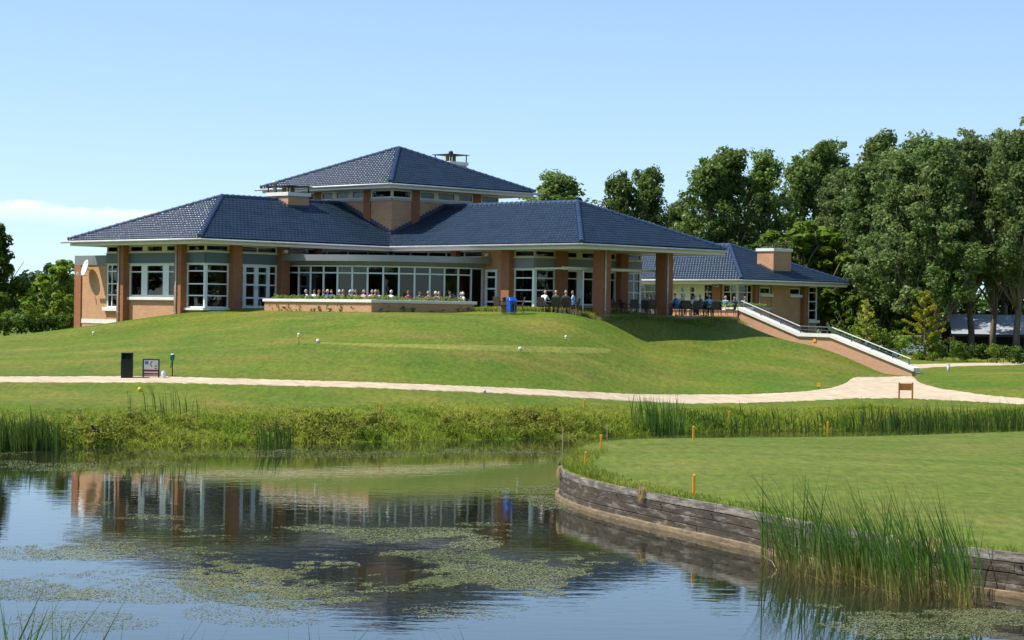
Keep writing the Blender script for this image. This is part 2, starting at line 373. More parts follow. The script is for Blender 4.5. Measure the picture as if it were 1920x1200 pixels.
M["skin"] = mat("skin", (0.56, 0.32, 0.22), 0.55, noise=(6, 0.08, (1, 1, 1)))
M["blue_bin"] = mat("blue_plastic", (0.010, 0.090, 0.42), 0.4, noise=(4, 0.1, (1, 1, 1)))
M["terracotta"] = mat("terracotta", (0.46, 0.20, 0.09), 0.8, noise=(4, 0.15, (1, 1, 1)))
M["dgreen"] = mat("dark_green_paint", (0.008, 0.045, 0.022), 0.45, noise=(4, 0.15, (1, 1, 1)))
M["mgreen"] = mat("green_plastic", (0.015, 0.13, 0.06), 0.4, noise=(4, 0.1, (1, 1, 1)))
M["sign_white"] = mat("sign_white", (0.72, 0.70, 0.64), 0.5, noise=(3, 0.05, (1, 1, 1)))
M["sign_blue"] = mat("sign_blue", (0.02, 0.08, 0.36), 0.5, noise=(3, 0.05, (1, 1, 1)))
M["sign_red"] = mat("sign_red", (0.36, 0.035, 0.045), 0.5, noise=(3, 0.1, (1, 1, 1)))
M["jug"] = mat("milky_plastic", (0.78, 0.80, 0.78), 0.35, noise=(3, 0.05, (1, 1, 1)))
M["shed_roof"] = mat("corrugated_sheet", (0.36, 0.40, 0.44), 0.6, noise=(0.8, 0.2, (1, 1, 1)))
M["crow"] = mat("crow_feather", (0.010, 0.010, 0.012), 0.4, noise=(20, 0.3, (1, 1, 1)))
M["twig"] = mat("dry_twig", (0.20, 0.155, 0.10), 0.9, noise=(8, 0.3, (1, 1, 1)))
M["car_white"] = mat("white_car_paint", (0.78, 0.78, 0.76), 0.25, coat=0.5, noise=(1, 0.03, (1, 1, 1)))
M["rubber"] = mat("tyre_rubber", (0.02, 0.02, 0.02), 0.8, noise=(10, 0.2, (1, 1, 1)))
# ---------------------------------------------------------------- ground
CTRL = []
def cp(px, py, D): CTRL.append(tuple(at(px, py, D)))
for t in [(147, 620, 119.9), (228, 604, 116.5), (350, 587, 112.2), (60, 628, 119), (-40, 634, 117), (-150, 640, 116),
          (495, 584, 109.8), (600, 585, 107), (697, 587, 104.2), (800, 587, 106.2), (892, 588.5, 108), (1000, 591, 106.8), (1090, 594, 107.6), (1113, 597, 110.2),
          (1195, 597, 112.6), (1250, 598.3, 114.5), (1320, 600.3, 117), (1380, 603.5, 118.4),
          (100, 660, 96), (100, 700, 84), (250, 620, 107), (400, 600, 107.2), (400, 640, 95), (400, 690, 85), (700, 600, 100.6), (700, 615, 98), (700, 650, 91), (700, 700, 85),
          (960, 604, 102.8), (960, 616, 100.5), (960, 650, 94), (960, 700, 88.5), (1080, 615, 103.5), (1080, 650, 98.5),
          (1195, 617, 110.8), (1195, 640, 108.6), (1195, 665, 103.5), (1195, 705, 97), (1330, 640, 112.5), (1330, 615, 115.5), (1330, 680, 105),
          (1450, 665, 111.5), (1450, 700, 104.5), (1450, 728, 98.5), (1457, 633, 117.9), (1530, 650, 116.1), (1600, 677, 114.4), (1667, 704, 112.9), (1560, 690, 108.5), (1650, 699, 111.5), (1600, 708, 107.5),
          (1712, 705, 111.8), (1700, 748, 97), (1920, 757, 98), (1800, 715, 107), (1900, 700, 112), (1850, 687, 125), (1800, 675, 138), (2100, 700, 120), (2100, 690, 138),
          (-60, 712, 80), (0, 712, 80), (280, 711.5, 81), (500, 717, 81.5), (700, 722.5, 82.5), (960, 733, 85.5), (1195, 746.5, 91), (1400, 748, 94.5), (1550, 740, 97),
          (200, 742, 76.5), (0, 745, 76), (600, 757, 78), (960, 754, 81.5), (1195, 765, 87.4), (1400, 767, 91), (1700, 764, 94), (1920, 768, 94)]:
    cp(*t)
SHORE = [(-30, 60), (-22, 62), (-15.2, 66.2), (-12.4, 69.2), (-6.2, 72.8), (-2.0, 75.3), (1.7, 78), (5.5, 82.0), (9, 84.6), (15, 87.5), (22, 89), (32, 90)]
for x, y in SHORE:
    CTRL.append((x, y, 0.0)); CTRL.append((x - 0.15, y + 1.7, 0.62)); CTRL.append((x + 0.2, y - 2.5, -0.7))
for x in (-45, -25, -10, 5, 20, 40):
    for y in (30, 42, 55): CTRL.append((x, y, -1.1))
    for y, z in ((22.5, -0.15), (18, 0.5), (12, 1.4), (0, 2.55), (-25, 3.2)): CTRL.append((x, y, z))
for x in (-50, -20, 0, 20, 45, 70):
    for y in (140, 165, 200): CTRL.append((x, y, 2.1))
for x, y, z in ((-60, 110, 2.3), (-60, 80, 1.6), (-40, 85, 1.8), (-40, 70, 1.2), (60, 100, 1.4), (60, 120, 1.9), (45, 108, 1.5), (-48, 62, 0.6), (50, 92, 0.6),
                (-14, 122, 4.0), (-8, 122, 4.2), (0, 122, 4.2), (8, 120, 4.2), (0, 132, 3.6), (12, 128, 3.2), (16, 124, 2.4), (22, 128, 2.0), (14, 142, 2.3), (20, 150, 2.1), (-24, 130, 2.7), (-40, 125, 2.3)):
    CTRL.append((x, y, z))
CTRL = np.array(CTRL, float)
def _tps(r2): return np.where(r2 > 1e-9, 0.5 * r2 * np.log(np.maximum(r2, 1e-12)), 0.0)
_P = CTRL[:, :2] / 20.0
_A = np.zeros((len(_P) + 3, len(_P) + 3)); _n = len(_P)
_A[:_n, :_n] = _tps(((_P[:, None] - _P[None]) ** 2).sum(-1)) + np.eye(_n) * 2e-4
_A[:_n, _n] = 1; _A[:_n, _n + 1:] = _P; _A[_n, :_n] = 1; _A[_n + 1:, :_n] = _P.T
_W = np.linalg.solve(_A, np.concatenate([CTRL[:, 2], [0, 0, 0]]))
def ground(x, y):
    x = np.atleast_1d(np.asarray(x, float)); y = np.atleast_1d(np.asarray(y, float))
    Q = np.stack([x, y], -1) / 20.0; z = np.zeros(len(Q))
    for i in range(0, len(Q), 20000):
        q = Q[i:i + 20000]
        z[i:i + 20000] = _tps(((q[:, None] - _P[None]) ** 2).sum(-1)) @ _W[:_n] + _W[_n] + q @ _W[_n + 1:]
    t = np.clip(np.maximum((np.abs(x) - 45) / 20, np.maximum((y - 160) / 40, (-20 - y) / 15)), 0, 1); t = t * t * (3 - 2 * t)
    flat = np.where(y > 100, 2.1, np.where(y < 20, 2.8, np.where(np.abs(x) > 60, 1.4, z)))
    return np.clip(z * (1 - t) + flat * t, -1.5, 6)
def gz(x, y): return float(ground(x, y)[0])
def gp(px, py, d0=66.0, d1=150.0):
    """where the line of sight through a pixel meets the ground"""
    D = np.linspace(d0, d1, 700); r = ray(px, py)
    X, Y, Z = r[0] / r[1] * D, D, EYE + r[2] / r[1] * D
    h = Z - ground(X, Y); k = np.nonzero(h < 0)[0]
    if len(k) == 0: i = int(np.argmin(h)); return Vector((X[i], Y[i], float(ground(X[i], Y[i])[0])))
    i = k[0]; t = h[i - 1] / (h[i - 1] - h[i]) if i else 0
    j = max(i - 1, 0); d = D[j] + (D[i] - D[j]) * t
    return Vector((r[0] / r[1] * d, d, EYE + r[2] / r[1] * d))

def grid_sheet(name, xs, ys, zf, mt, cut=None):
    X, Y = np.meshgrid(xs, ys); Z = zf(X.ravel(), Y.ravel())
    V = np.stack([X.ravel(), Y.ravel(), Z], -1); nx, ny = len(xs), len(ys)
    i = np.arange(nx * ny).reshape(ny, nx)
    Fq = np.stack([i[:-1, :-1].ravel(), i[:-1, 1:].ravel(), i[1:, 1:].ravel(), i[1:, :-1].ravel()], -1)
    return link(name, np_mesh(name, V, [Fq], mt, True))
xs = np.concatenate([[-4000, -1500, -600, -250, -130, -90, -70, -60], np.arange(-54, 54, 0.6), [56, 62, 70, 85, 110, 160, 300, 700, 1600, 4000]])
ys = np.concatenate([[-3000, -800, -300, -120, -60, -35], np.arange(-24, 60, 2.5), np.arange(61, 126, 0.5), np.arange(126, 160, 1.5), [165, 175, 190, 210, 250, 330, 500, 900, 2000, 5000]])
tag(grid_sheet("ground", xs, ys, ground, M["lawn"]), "mown grass ground of the golf course rising to the clubhouse", "ground", kind="structure")

# ---------------------------------------------------------------- water
mw = bpy.data.materials.new("pond_water"); mw.use_nodes = True
n, l, p = nodes_of(mw)
p.inputs["Base Color"].default_value = (0.020, 0.022, 0.012, 1); p.inputs["Roughness"].default_value = 0.015; p.inputs["IOR"].default_value = 1.333; p.inputs["Specular IOR Level"].default_value = 0.75
g = n.new("ShaderNodeNewGeometry")
def wnoise(scale, st, det):
    mp = n.new("ShaderNodeMapping"); mp.inputs["Scale"].default_value = st; l.new(g.outputs["Position"], mp.inputs[0])
    t = n.new("ShaderNodeTexNoise"); t.inputs["Scale"].default_value = scale; t.inputs["Detail"].default_value = det; l.new(mp.outputs[0], t.inputs["Vector"]); return t.outputs[0]
b1 = n.new("ShaderNodeBump"); b1.inputs["Strength"].default_value = 0.10; b1.inputs["Distance"].default_value = 0.02; l.new(wnoise(3.0, (0.5, 1.0, 1), 3), b1.inputs["Height"])
b2 = n.new("ShaderNodeBump"); b2.inputs["Strength"].default_value = 0.05; b2.inputs["Distance"].default_value = 0.05; l.new(wnoise(0.5, (0.6, 1.0, 1), 2), b2.inputs["Height"]); l.new(b1.outputs[0], b2.inputs["Normal"])
l.new(b2.outputs[0], p.inputs["Normal"])
wb = MB(); wb.add([(-46, 4, 0), (48, 4, 0), (48, 97, 0), (-46, 97, 0)], [(0, 1, 2, 3)])
tag(wb.build("water", mw), "still dark pond water mirroring the clubhouse and the sky", "water", kind="structure")

# ---------------------------------------------------------------- shell paths
def interp(tab, x):
    xs_, ys_ = zip(*tab); return float(np.interp(x, xs_, ys_))
FAR = [(-80, 706), (0, 707), (280, 706), (500, 712), (700, 717.5), (960, 728), (1195, 740), (1400, 740), (1500, 735), (1560, 728), (1588, 717), (1596, 708), (1604, 705), (1712, 705), (1722, 716), (1760, 728), (1850, 741), (1920, 748), (2060, 754)]
NEAR = [(-80, 717), (0, 717), (280, 717.5), (500, 722.5), (700, 727.5), (960, 738.5), (1195, 753), (1300, 757), (1400, 756), (1500, 752), (1600, 748), (1712, 748), (1800, 752), (1920, 758), (2060, 763)]
def strip(name, far, near, x0, x1, dx, lift, mt, nr=9, wob=0.8):
    V, Fq, cols = [], [], []
    for x in np.arange(x0, x1 + 0.1, dx):
        fy, ny_ = interp(far, x) + random.uniform(-wob, wob) * 0.6, interp(near, x) + random.uniform(-wob, wob)
        A, B = gp(x, fy), gp(x, ny_)
        cols.append([(A.lerp(B, k / (nr - 1)).x, A.lerp(B, k / (nr - 1)).y) for k in range(nr)])
    P = np.array(cols).reshape(-1, 2); Z = ground(P[:, 0], P[:, 1]) + lift
    m = len(cols); i = np.arange(m * nr).reshape(m, nr); Z[i[:, 0]] -= lift * 2; Z[i[:, -1]] -= lift * 2; V = np.column_stack([P, Z])   # edges tuck into the turf
    Fq = np.stack([i[:-1, :-1].ravel(), i[:-1, 1:].ravel(), i[1:, 1:].ravel(), i[1:, :-1].ravel()], -1)
    return link(name, np_mesh(name, V, [Fq], mt, True))
tag(strip("path", FAR, NEAR, -80, 2060, 6, 0.025, M["gravel"], 24), "pale shell path crossing the lawn below the clubhouse", "path", kind="structure")
tag(strip("path", [(1690, 683.5), (1760, 682), (1920, 679), (2060, 676)], [(1690, 694), (1725, 692), (1760, 688), (1840, 686), (1920, 684), (2060, 681)], 1700, 2060, 8, 0.025, M["gravel"], 10, 0.4),
    "narrow pale path running along the hedge on the far side", "path", kind="structure")
tag(strip("putting_green", [(600, 642), (700, 644), (960, 647.5), (1100, 651), (1150, 655)], [(600, 644), (700, 650), (960, 659), (1100, 663), (1150, 661)], 600, 1150, 6, 0.006, M["putting"], 24, 0.2),
    "thin strip of pale close mown putting turf on the slope", "lawn", kind="structure")

# ---------------------------------------------------------------- green with timber retaining wall
WALL = [(1.75, 57.2), (1.42, 54.6), (1.22, 52.2), (1.42, 50.4), (1.95, 48.2), (2.7, 45.9), (3.56, 43.7), (4.97, 40.0), (6.3, 37.2), (7.85, 34.6), (10.2, 31.6), (13.5, 28.9), (18, 27), (26, 26), (40, 26)]
BACK = [(40, 84), (30, 79), (22, 74.5), (16.2, 70.9), (9.5, 67.3), (5.1, 63.9), (3.7, 62.9), (2.5, 61.2), (1.95, 59.2)]
def catmull(pts, k):
    P = [np.array(p_, float) for p_ in pts]; P = [2 * P[0] - P[1]] + P + [2 * P[-1] - P[-2]]; out = []
    for i in range(1, len(P) - 2):
        for j in range(k):
            t = j / k
            out.append(0.5 * ((2 * P[i]) + (-P[i - 1] + P[i + 1]) * t + (2 * P[i - 1] - 5 * P[i] + 4 * P[i + 1] - P[i + 2]) * t * t + (-P[i - 1] + 3 * P[i] - 3 * P[i + 1] + P[i + 2]) * t ** 3))
    out.append(P[-2]); return out
WC = catmull(WALL, 8)
def green_z(x, y): return 0.635 + 0.004 * (y - 40) + 0.05 * math.sin(x * 0.35 + y * 0.11) + 0.10 * math.exp(-((x - 9) ** 2 + (y - 56) ** 2) / 120)
bm = bmesh.new()
outl = [tuple(p_) for p_ in WC] + [tuple(p_) for p_ in catmull(BACK, 6)]
ring = [bm.verts.new((x, y, 0)) for x, y in outl]
fc = bm.faces.new(ring); bmesh.ops.triangulate(bm, faces=[fc])
for c0 in np.arange(26, 84, 1.5):
    bmesh.ops.bisect_plane(bm, geom=bm.verts[:] + bm.edges[:] + bm.faces[:], plane_co=(0, c0, 0), plane_no=(0, 1, 0))
for c0 in np.arange(2, 40, 1.5):
    bmesh.ops.bisect_plane(bm, geom=bm.verts[:] + bm.edges[:] + bm.faces[:], plane_co=(c0, 0, 0), plane_no=(1, 0, 0))
be = [e for e in bm.edges if e.is_boundary]
bp_ = {v for e in be for v in e.verts}
for v in bm.verts: v.co.z = green_z(v.co.x, v.co.y)
r_ = bmesh.ops.extrude_edge_only(bm, edges=be)
for v in [g_ for g_ in r_["geom"] if isinstance(g_, bmesh.types.BMVert)]: v.co.z = -1.2
bmesh.ops.recalc_face_normals(bm, faces=bm.faces[:])
me = bpy.data.meshes.new("green"); bm.to_mesh(me); bm.free(); me.materials.append(M["green"])
for pl in me.polygons: pl.use_smooth = abs(pl.normal.z) > 0.5
tag(link("golf_green", me), "close mown green on a rounded spit of land in the pond", "lawn", kind="structure")

wall_e = tag(empty("retaining_wall", (1.22, 52.2, 0)), "curved retaining wall of weathered grey planks around the green", "retaining wall", kind="thing")
def arc_len(P):
    d = [0.0]
    for a_, b_ in zip(P[:-1], P[1:]): d.append(d[-1] + float(np.linalg.norm(b_ - a_)))
    return d
_wl = arc_len(WC)
def w_at(s):
    s = min(max(s, 0), _wl[-1] - 1e-4); i = int(np.searchsorted(_wl, s, "right")) - 1
    t = (s - _wl[i]) / (_wl[i + 1] - _wl[i]); P_ = WC[i] + (WC[i + 1] - WC[i]) * t; d = WC[i + 1] - WC[i]; d = d / np.linalg.norm(d)
    return P_, np.array([d[1], -d[0]])            # outward normal lies to the water
def plank(s0, s1, z0, z1, th, out, mt, name="plank", top_follow=False):
    k = max(2, int((s1 - s0) / 0.35) + 1); vs_, fs = [], []
    jz = random.uniform(-0.004, 0.004); jo = random.uniform(0, 0.014)
    for i in range(k):
        P_, nn = w_at(s0 + (s1 - s0) * i / (k - 1))
        if P_ @ nn is None: pass
        sv = s0 + (s1 - s0) * i / (k - 1); sag = 0.010 * math.sin(sv * 0.5) + 0.006 * math.sin(sv * 1.3)
        a_ = P_ - nn * 0.02 + nn * (out + jo); b_ = P_ + nn * (out + jo + th)
        for q, zz in ((a_, z0), (b_, z0), (b_, z1), (a_, z1)): vs_.append((q[0] - 1.22, q[1] - 52.2, zz + jz + sag))
    for i in range(k - 1):
        o = i * 4
        for j in range(4): fs.append((o + j, o + (j + 1) % 4, o + 4 + (j + 1) % 4, o + 4 + j))
    fs += [(3, 2, 1, 0), tuple((k - 1) * 4 + j for j in range(4))]
    mb = MB(); mb.add(vs_, fs); ob = mb.build(name, mt, wall_e, bevel=0.008); return ob
rows = [(0.545, 0.70, "plank_top", 0.05), (0.378, 0.537, "plank", 0.05), (0.212, 0.370, "plank", 0.05), (0.05, 0.204, "plank", 0.05)]
for ri, (z0, z1, mk, th) in enumerate(rows):
    s = -random.uniform(0, 2.0)
    while s < 38:
        e_ = s + random.choice((3.6, 4.2, 4.8))
        plank(max(s, 0) + 0.006, min(e_, 38) - 0.006, z0, z1, th, 0.0, M[mk]); s = e_
s = 0.6
while s < 38:
    plank(s + 0.006, min(s + 4.4, 38) - 0.006, -0.02, 0.10, 0.07, 0.07, M["waler"], "waler"); s += 4.4
for s in np.arange(1.2, 37, 2.3):                                  # bolt heads and round piles behind the planks
    P_, nn = w_at(s); q = P_ + nn * 0.075
    MB().tube([(q[0] - 1.22, q[1] - 52.2, 0.50), (q[0] + nn[0] * 0.02 - 1.22, q[1] + nn[1] * 0.02 - 52.2, 0.50)], 0.022, 6).build("bolt", M["black"], wall_e)
# ---------------------------------------------------------------- building kit
FLOOR = 4.40
def tile_mesh(name, poly, E0, e, nrm, z0, slope, wid=0.235, course=0.335):
    """glazed pantiles: wavy courses clipped to the outline of one roof face.
    poly: outline in (u along the eave, v inward); E0: eave start in plan; e, nrm: plan unit vectors"""
    us, vs_ = [a_[0] for a_ in poly], [a_[1] for a_ in poly]
    u0, u1, v1 = min(us), max(us), max(vs_)
    cv = course * math.cos(math.atan(slope)); nc = int(math.ceil(v1 / cv)); S = 6
    nu = int(math.ceil((u1 - u0) / wid)) * S + 1
    uu = u0 + np.arange(nu) * wid / S
    ph = (np.arange(nu) % S) / S
    wave = 0.030 * (0.5 + 0.5 * np.cos(2 * np.pi * ph)) + 0.012 * np.sin(2 * np.pi * ph)
    V, Fq = [], []
    for j in range(nc):
        lo, hi = j * cv - 0.05, (j + 1) * cv
        hj = np.repeat(RNG.normal(0, 0.0012, nu // S + 1), S)[:nu]
        cr = np.clip(0.5 + 0.5 * np.cos(2 * np.pi * ph), 0, 1) ** 3
        V.append(np.column_stack([uu, np.full(nu, lo - 0.004), wave + 0.018 + hj - 0.017 * cr]))     # rounded nose at the crest only
        V.append(np.column_stack([uu, np.full(nu, lo), wave + 0.018 + hj]))
        V.append(np.column_stack([uu, np.full(nu, hi), wave * 0.8 + hj]))
        b_ = j * 3 * nu; i = np.arange(nu - 1)
        for k in (0, 1): Fq.append(np.stack([b_ + k * nu + i, b_ + k * nu + i + 1, b_ + (k + 1) * nu + i + 1, b_ + (k + 1) * nu + i], -1))
    me = np_mesh(name, np.concatenate(V), [np.concatenate(Fq)], M["tile"])
    bm = bmesh.new(); bm.from_mesh(me)
    n_ = len(poly); area = sum(poly[i][0] * poly[(i + 1) % n_][1] - poly[(i + 1) % n_][0] * poly[i][1] for i in range(n_))
    for i in range(n_):
        a_, b_ = poly[i], poly[(i + 1) % n_]
        if abs(a_[1]) < 1e-6 and abs(b_[1]) < 1e-6: continue            # eave stays open
        d = (b_[0] - a_[0], b_[1] - a_[1]); nn = (d[1], -d[0], 0) if area > 0 else (-d[1], d[0], 0)
        bmesh.ops.bisect_plane(bm, geom=bm.verts[:] + bm.edges[:] + bm.faces[:], plane_co=(a_[0], a_[1], 0), plane_no=nn, clear_outer=True)
    ca, sa = math.cos(math.atan(slope)), math.sin(math.atan(slope))
    for v in bm.verts:
        u, w, h = v.co
        v.co = (E0[0] + e[0] * u + nrm[0] * (w - h * sa), E0[1] + e[1] * u + nrm[1] * (w - h * sa), z0 + w * slope + h * ca + 0.02)
    bm.normal_update()
    if sum(f.normal.z for f in bm.faces) < 0: bmesh.ops.reverse_faces(bm, faces=bm.faces[:])
    bm.to_mesh(me); bm.free()
    return me
RIDGE_ME = None
def ridge_mesh():
    vs_, fs, N = [], [], 8
    for x, r in ((0, 0.125), (0.33, 0.125), (0.33, 0.150), (0.40, 0.150)):
        for k in range(N + 1):
            t = math.pi * (k / N) * 1.16 - 0.08 * math.pi
            vs_.append((x, r * math.cos(t), r * math.sin(t)))
    for i in range(3):
        for k in range(N): fs.append((i * 9 + k, i * 9 + k + 1, i * 9 + 10 + k, i * 9 + 9 + k))
    fs.append(tuple(range(27, 36))); fs.append(tuple(range(8, -1, -1)))
    mb = MB(); mb.add(vs_, fs); return mb.mesh("ridge_tile", M["ridge"])
def ridge_line(parent, A, B, lift=0.03):
    global RIDGE_ME
    RIDGE_ME = RIDGE_ME or ridge_mesh()
    A, B = Vector(A), Vector(B); d = (B - A); Ln = d.length; d.normalize()
    side = Vector((0, 0, 1)).cross(d).normalized(); up = d.cross(side)
    k = max(1, round(Ln / 0.375)); st = Ln / k
    for i in range(k):
        o = link("ridge_tile", RIDGE_ME, parent); q = A + d * (st * i) + up * lift
        R = Matrix((d, side, up)).transposed().to_4x4()
        # the collar end points down the hip, so it sits on the lower side
        o.matrix_local = Matrix.Translation(q + d * st) @ R @ Matrix.Rotation(math.pi, 4, "Z") @ Matrix.Rotation(random.uniform(-0.012, 0.012), 4, "Y") @ Matrix.Scale(st / 0.375, 4, (1, 0, 0))
def hip_roof(parent, faces, ridges, solid_faces, name="roof"):
    mb = MB()
    for f in solid_faces: mb.add(f, [tuple(range(len(f)))])
    rf = mb.build(name, M["lead"], parent)
    for fdef in faces:
        o = link("tiles", tile_mesh("tiles", *fdef), rf); o["kind"] = "stuff"
    for a_, b_ in ridges: ridge_line(rf, a_, b_)
    return rf
# face "P" looks toward -p (u runs along q); face "Q" looks toward -q (u runs along p); d counts outward
def fbox(mb, face, c, u0, u1, z0, z1, d0, d1):
    if face == "P": mb.box(c - d1, c - d0, u0, u1, z0, z1)
    elif face == "Q": mb.box(u0, u1, c - d1, c - d0, z0, z1)
    elif face == "+P": mb.box(c + d0, c + d1, u0, u1, z0, z1)
    else: mb.box(u0, u1, c + d0, c + d1, z0, z1)
    return mb
def glazing(parent, face, c, u0, u1, z0, z1, us=(), zs=(), fw=0.07, mw_=0.06, tw=0.06, frame="white", glass="glass", name="window", dep=0.0, proud=0.0, open_cells=()):
    """frame with mullions us [(centre, width)] and transoms zs; every pane a child of the frame"""
    us = [(u, mw_) if not isinstance(u, tuple) else u for u in us]
    f = MB()
    fbox(f, face, c, u0, u0 + fw, z0, z1, dep - 0.09, dep + 0.02); fbox(f, face, c, u1 - fw, u1, z0, z1, dep - 0.09, dep + 0.02)
    fbox(f, face, c, u0 + fw, u1 - fw, z1 - fw, z1, dep - 0.09, dep + 0.018); fbox(f, face, c, u0 + fw, u1 - fw, z0, z0 + fw, dep - 0.09, dep + 0.018)
    for u, w in us: fbox(f, face, c, u - w / 2, u + w / 2, z0 + fw, z1 - fw, dep - 0.088, dep + 0.015)
    zz = [z0 + fw] + [v for z in sorted(zs) for v in (z - tw / 2, z + tw / 2)] + [z1 - fw]
    uu = [u0 + fw] + [v for u, w in sorted(us) for v in (u - w / 2, u + w / 2)] + [u1 - fw]
    for z in zs:
        for i in range(0, len(uu), 2): fbox(f, face, c, uu[i], uu[i + 1], z - tw / 2, z + tw / 2, dep - 0.086, dep + 0.012 + proud)
    o = f.build(name, M[frame], parent)
    for i in range(0, len(uu), 2):
        for j in range(0, len(zz), 2):
            if (i // 2, j // 2) in open_cells: continue
            fbox(MB(), face, c, uu[i] - 0.004, uu[i + 1] + 0.004, zz[j] - 0.004, zz[j + 1] + 0.004, dep - 0.05, dep - 0.035).build("pane", M[glass], o)
    return o
def part(parent, name, mk, *boxes, bevel=0):
    mb = MB()
    for b_ in boxes: mb.box(*b_)
    return mb.build(name, M[mk], parent, bevel=bevel)
def curtain(parent, P0, P1, z0, z1):
    P0, P1 = Vector((*P0, 0)), Vector((*P1, 0)); d = P1 - P0; Ln = d.length; d.normalize(); nn = Vector((-d.y, d.x, 0)); k = max(10, int(Ln / 0.025)); vs_, fs = [], []
    for i in range(k + 1):
        q = P0 + d * (Ln * i / k) + nn * 0.045 * math.sin(i * 1.25)
        vs_ += [(q.x, q.y, z0), (q.x, q.y, z1)]
    for i in range(k): fs.append((2 * i, 2 * i + 2, 2 * i + 3, 2 * i + 1))
    mb = MB(); mb.add(vs_, fs); return mb.build("curtain", M["curtain"], parent, True)
def downpipe(parent, x, y, z0, z1):
    mb = MB().tube([(x, y, z0), (x, y, z1)], 0.04, 8)
    for z in np.arange(z0 + 0.4, z1, 1.1): mb.box(x - 0.05, x + 0.05, y - 0.05, y + 0.05, z, z + 0.04)
    return mb.build("downpipe", M["gutter"], parent, True)
def gutter(parent, pts, z):
    mb = MB(); mb.tube([(x, y, z) for x, y in pts], 0.065, 8); return mb.build("gutter", M["gutter"], parent, True)

# ---------------------------------------------------------------- clubhouse
LX, LY = -15.47, 110.0
club = tag(empty("clubhouse", (LX, LY, 0), AL), "large brick clubhouse with dark blue tiled hip roofs and central tower", "building")
ZE, SL = 7.88, 0.424
I_, R_, R2_, W1, W2 = 12.54, -14.07, 23.58, 11.42, 11.04
ZR1, ZR2 = ZE + SL * W1 / 2, ZE + SL * W2 / 2
h1, h2 = W1 / 2, W2 / 2
pk1, pk2 = (h1, h1), (I_ + h2, R_ + h2)
def z1_(q): return ZE + SL * q
# left wing
hip_roof(club, [
    ([(0, 0), (W1, 0), (h1, h1)], (0, 0), (0, 1), (1, 0), ZE, SL),
    ([(0, 0), (I_, 0), (I_ + h1, h1), (h1, h1)], (0, 0), (1, 0), (0, 1), ZE, SL),
    ([(0, 0), (18, 0), (18, h1), (h1, h1)], (0, W1), (1, 0), (0, -1), ZE, SL)],
    [((0, 0, ZE), (h1, h1, ZR1)), ((0, W1, ZE), (h1, h1, ZR1)), ((h1, h1, ZR1), (14.2, h1, ZR1))],
    [[(0, 0, ZE - .03), (0, W1, ZE - .03), (h1, h1, ZR1 - .03)], [(0, 0, ZE - .03), (I_, 0, ZE - .03), (I_ + h1, h1, ZR1 - .03), (h1, h1, ZR1 - .03)], [(0, W1, ZE - .03), (18, W1, ZE - .03), (18, h1, ZR1 - .03), (h1, h1, ZR1 - .03)]])
# right wing
hip_roof(club, [
    ([(0, 0), (-R_, 0), (-R_ - h2, h2), (-h2, h2)], (I_, 0), (0, -1), (1, 0), ZE, SL),
    ([(0, 0), (W2, 0), (h2, h2)], (I_, R_), (1, 0), (0, 1), ZE, SL),
    ([(0, 0), (16, 0), (16, h2), (h2, h2)], (R2_, R_), (0, 1), (-1, 0), ZE, SL)],
    [((I_, R_, ZE), (*pk2, ZR2)), ((R2_, R_, ZE), (*pk2, ZR2)), ((*pk2, ZR2), (pk2[0], 1.5, ZR2))],
    [[(I_, 0, ZE - .03), (I_, R_, ZE - .03), (*pk2, ZR2 - .03), (pk2[0], h2, ZR2 - .03)], [(I_, R_, ZE - .03), (R2_, R_, ZE - .03), (*pk2, ZR2 - .03)], [(R2_, R_, ZE - .03), (R2_, 2, ZE - .03), (pk2[0], 2, ZR2 - .03), (*pk2, ZR2 - .03)]])
# tower roof
T0, T1, TQ0, TQ1, ZT, ZA = 12.74, 23.79, 0.17, 11.22, 11.28, 13.66
ts = (ZA - ZT) / ((T1 - T0) / 2); th = (T1 - T0) / 2; tc_ = (T0 + th, TQ0 + th)
tri = [(0, 0), (2 * th, 0), (th, th)]
hip_roof(club, [(tri, (T0, TQ0), (0, 1), (1, 0), ZT, ts), (tri, (T0, TQ0), (1, 0), (0, 1), ZT, ts), (tri, (T1, TQ0), (0, 1), (-1, 0), ZT, ts), (tri, (T0, TQ1), (1, 0), (0, -1), ZT, ts)],
    [((T0, TQ0, ZT), (*tc_, ZA)), ((T0, TQ1, ZT), (*tc_, ZA)), ((T1, TQ0, ZT), (*tc_, ZA)), ((T1, TQ1, ZT), (*tc_, ZA))],
    [[(T0, TQ0, ZT - .03), (T0, TQ1, ZT - .03), (*tc_, ZA - .03)], [(T0, TQ0, ZT - .03), (T1, TQ0, ZT - .03), (*tc_, ZA - .03)], [(T1, TQ0, ZT - .03), (T1, TQ1, ZT - .03), (*tc_, ZA - .03)], [(T0, TQ1, ZT - .03), (T1, TQ1, ZT - .03), (*tc_, ZA - .03)]])
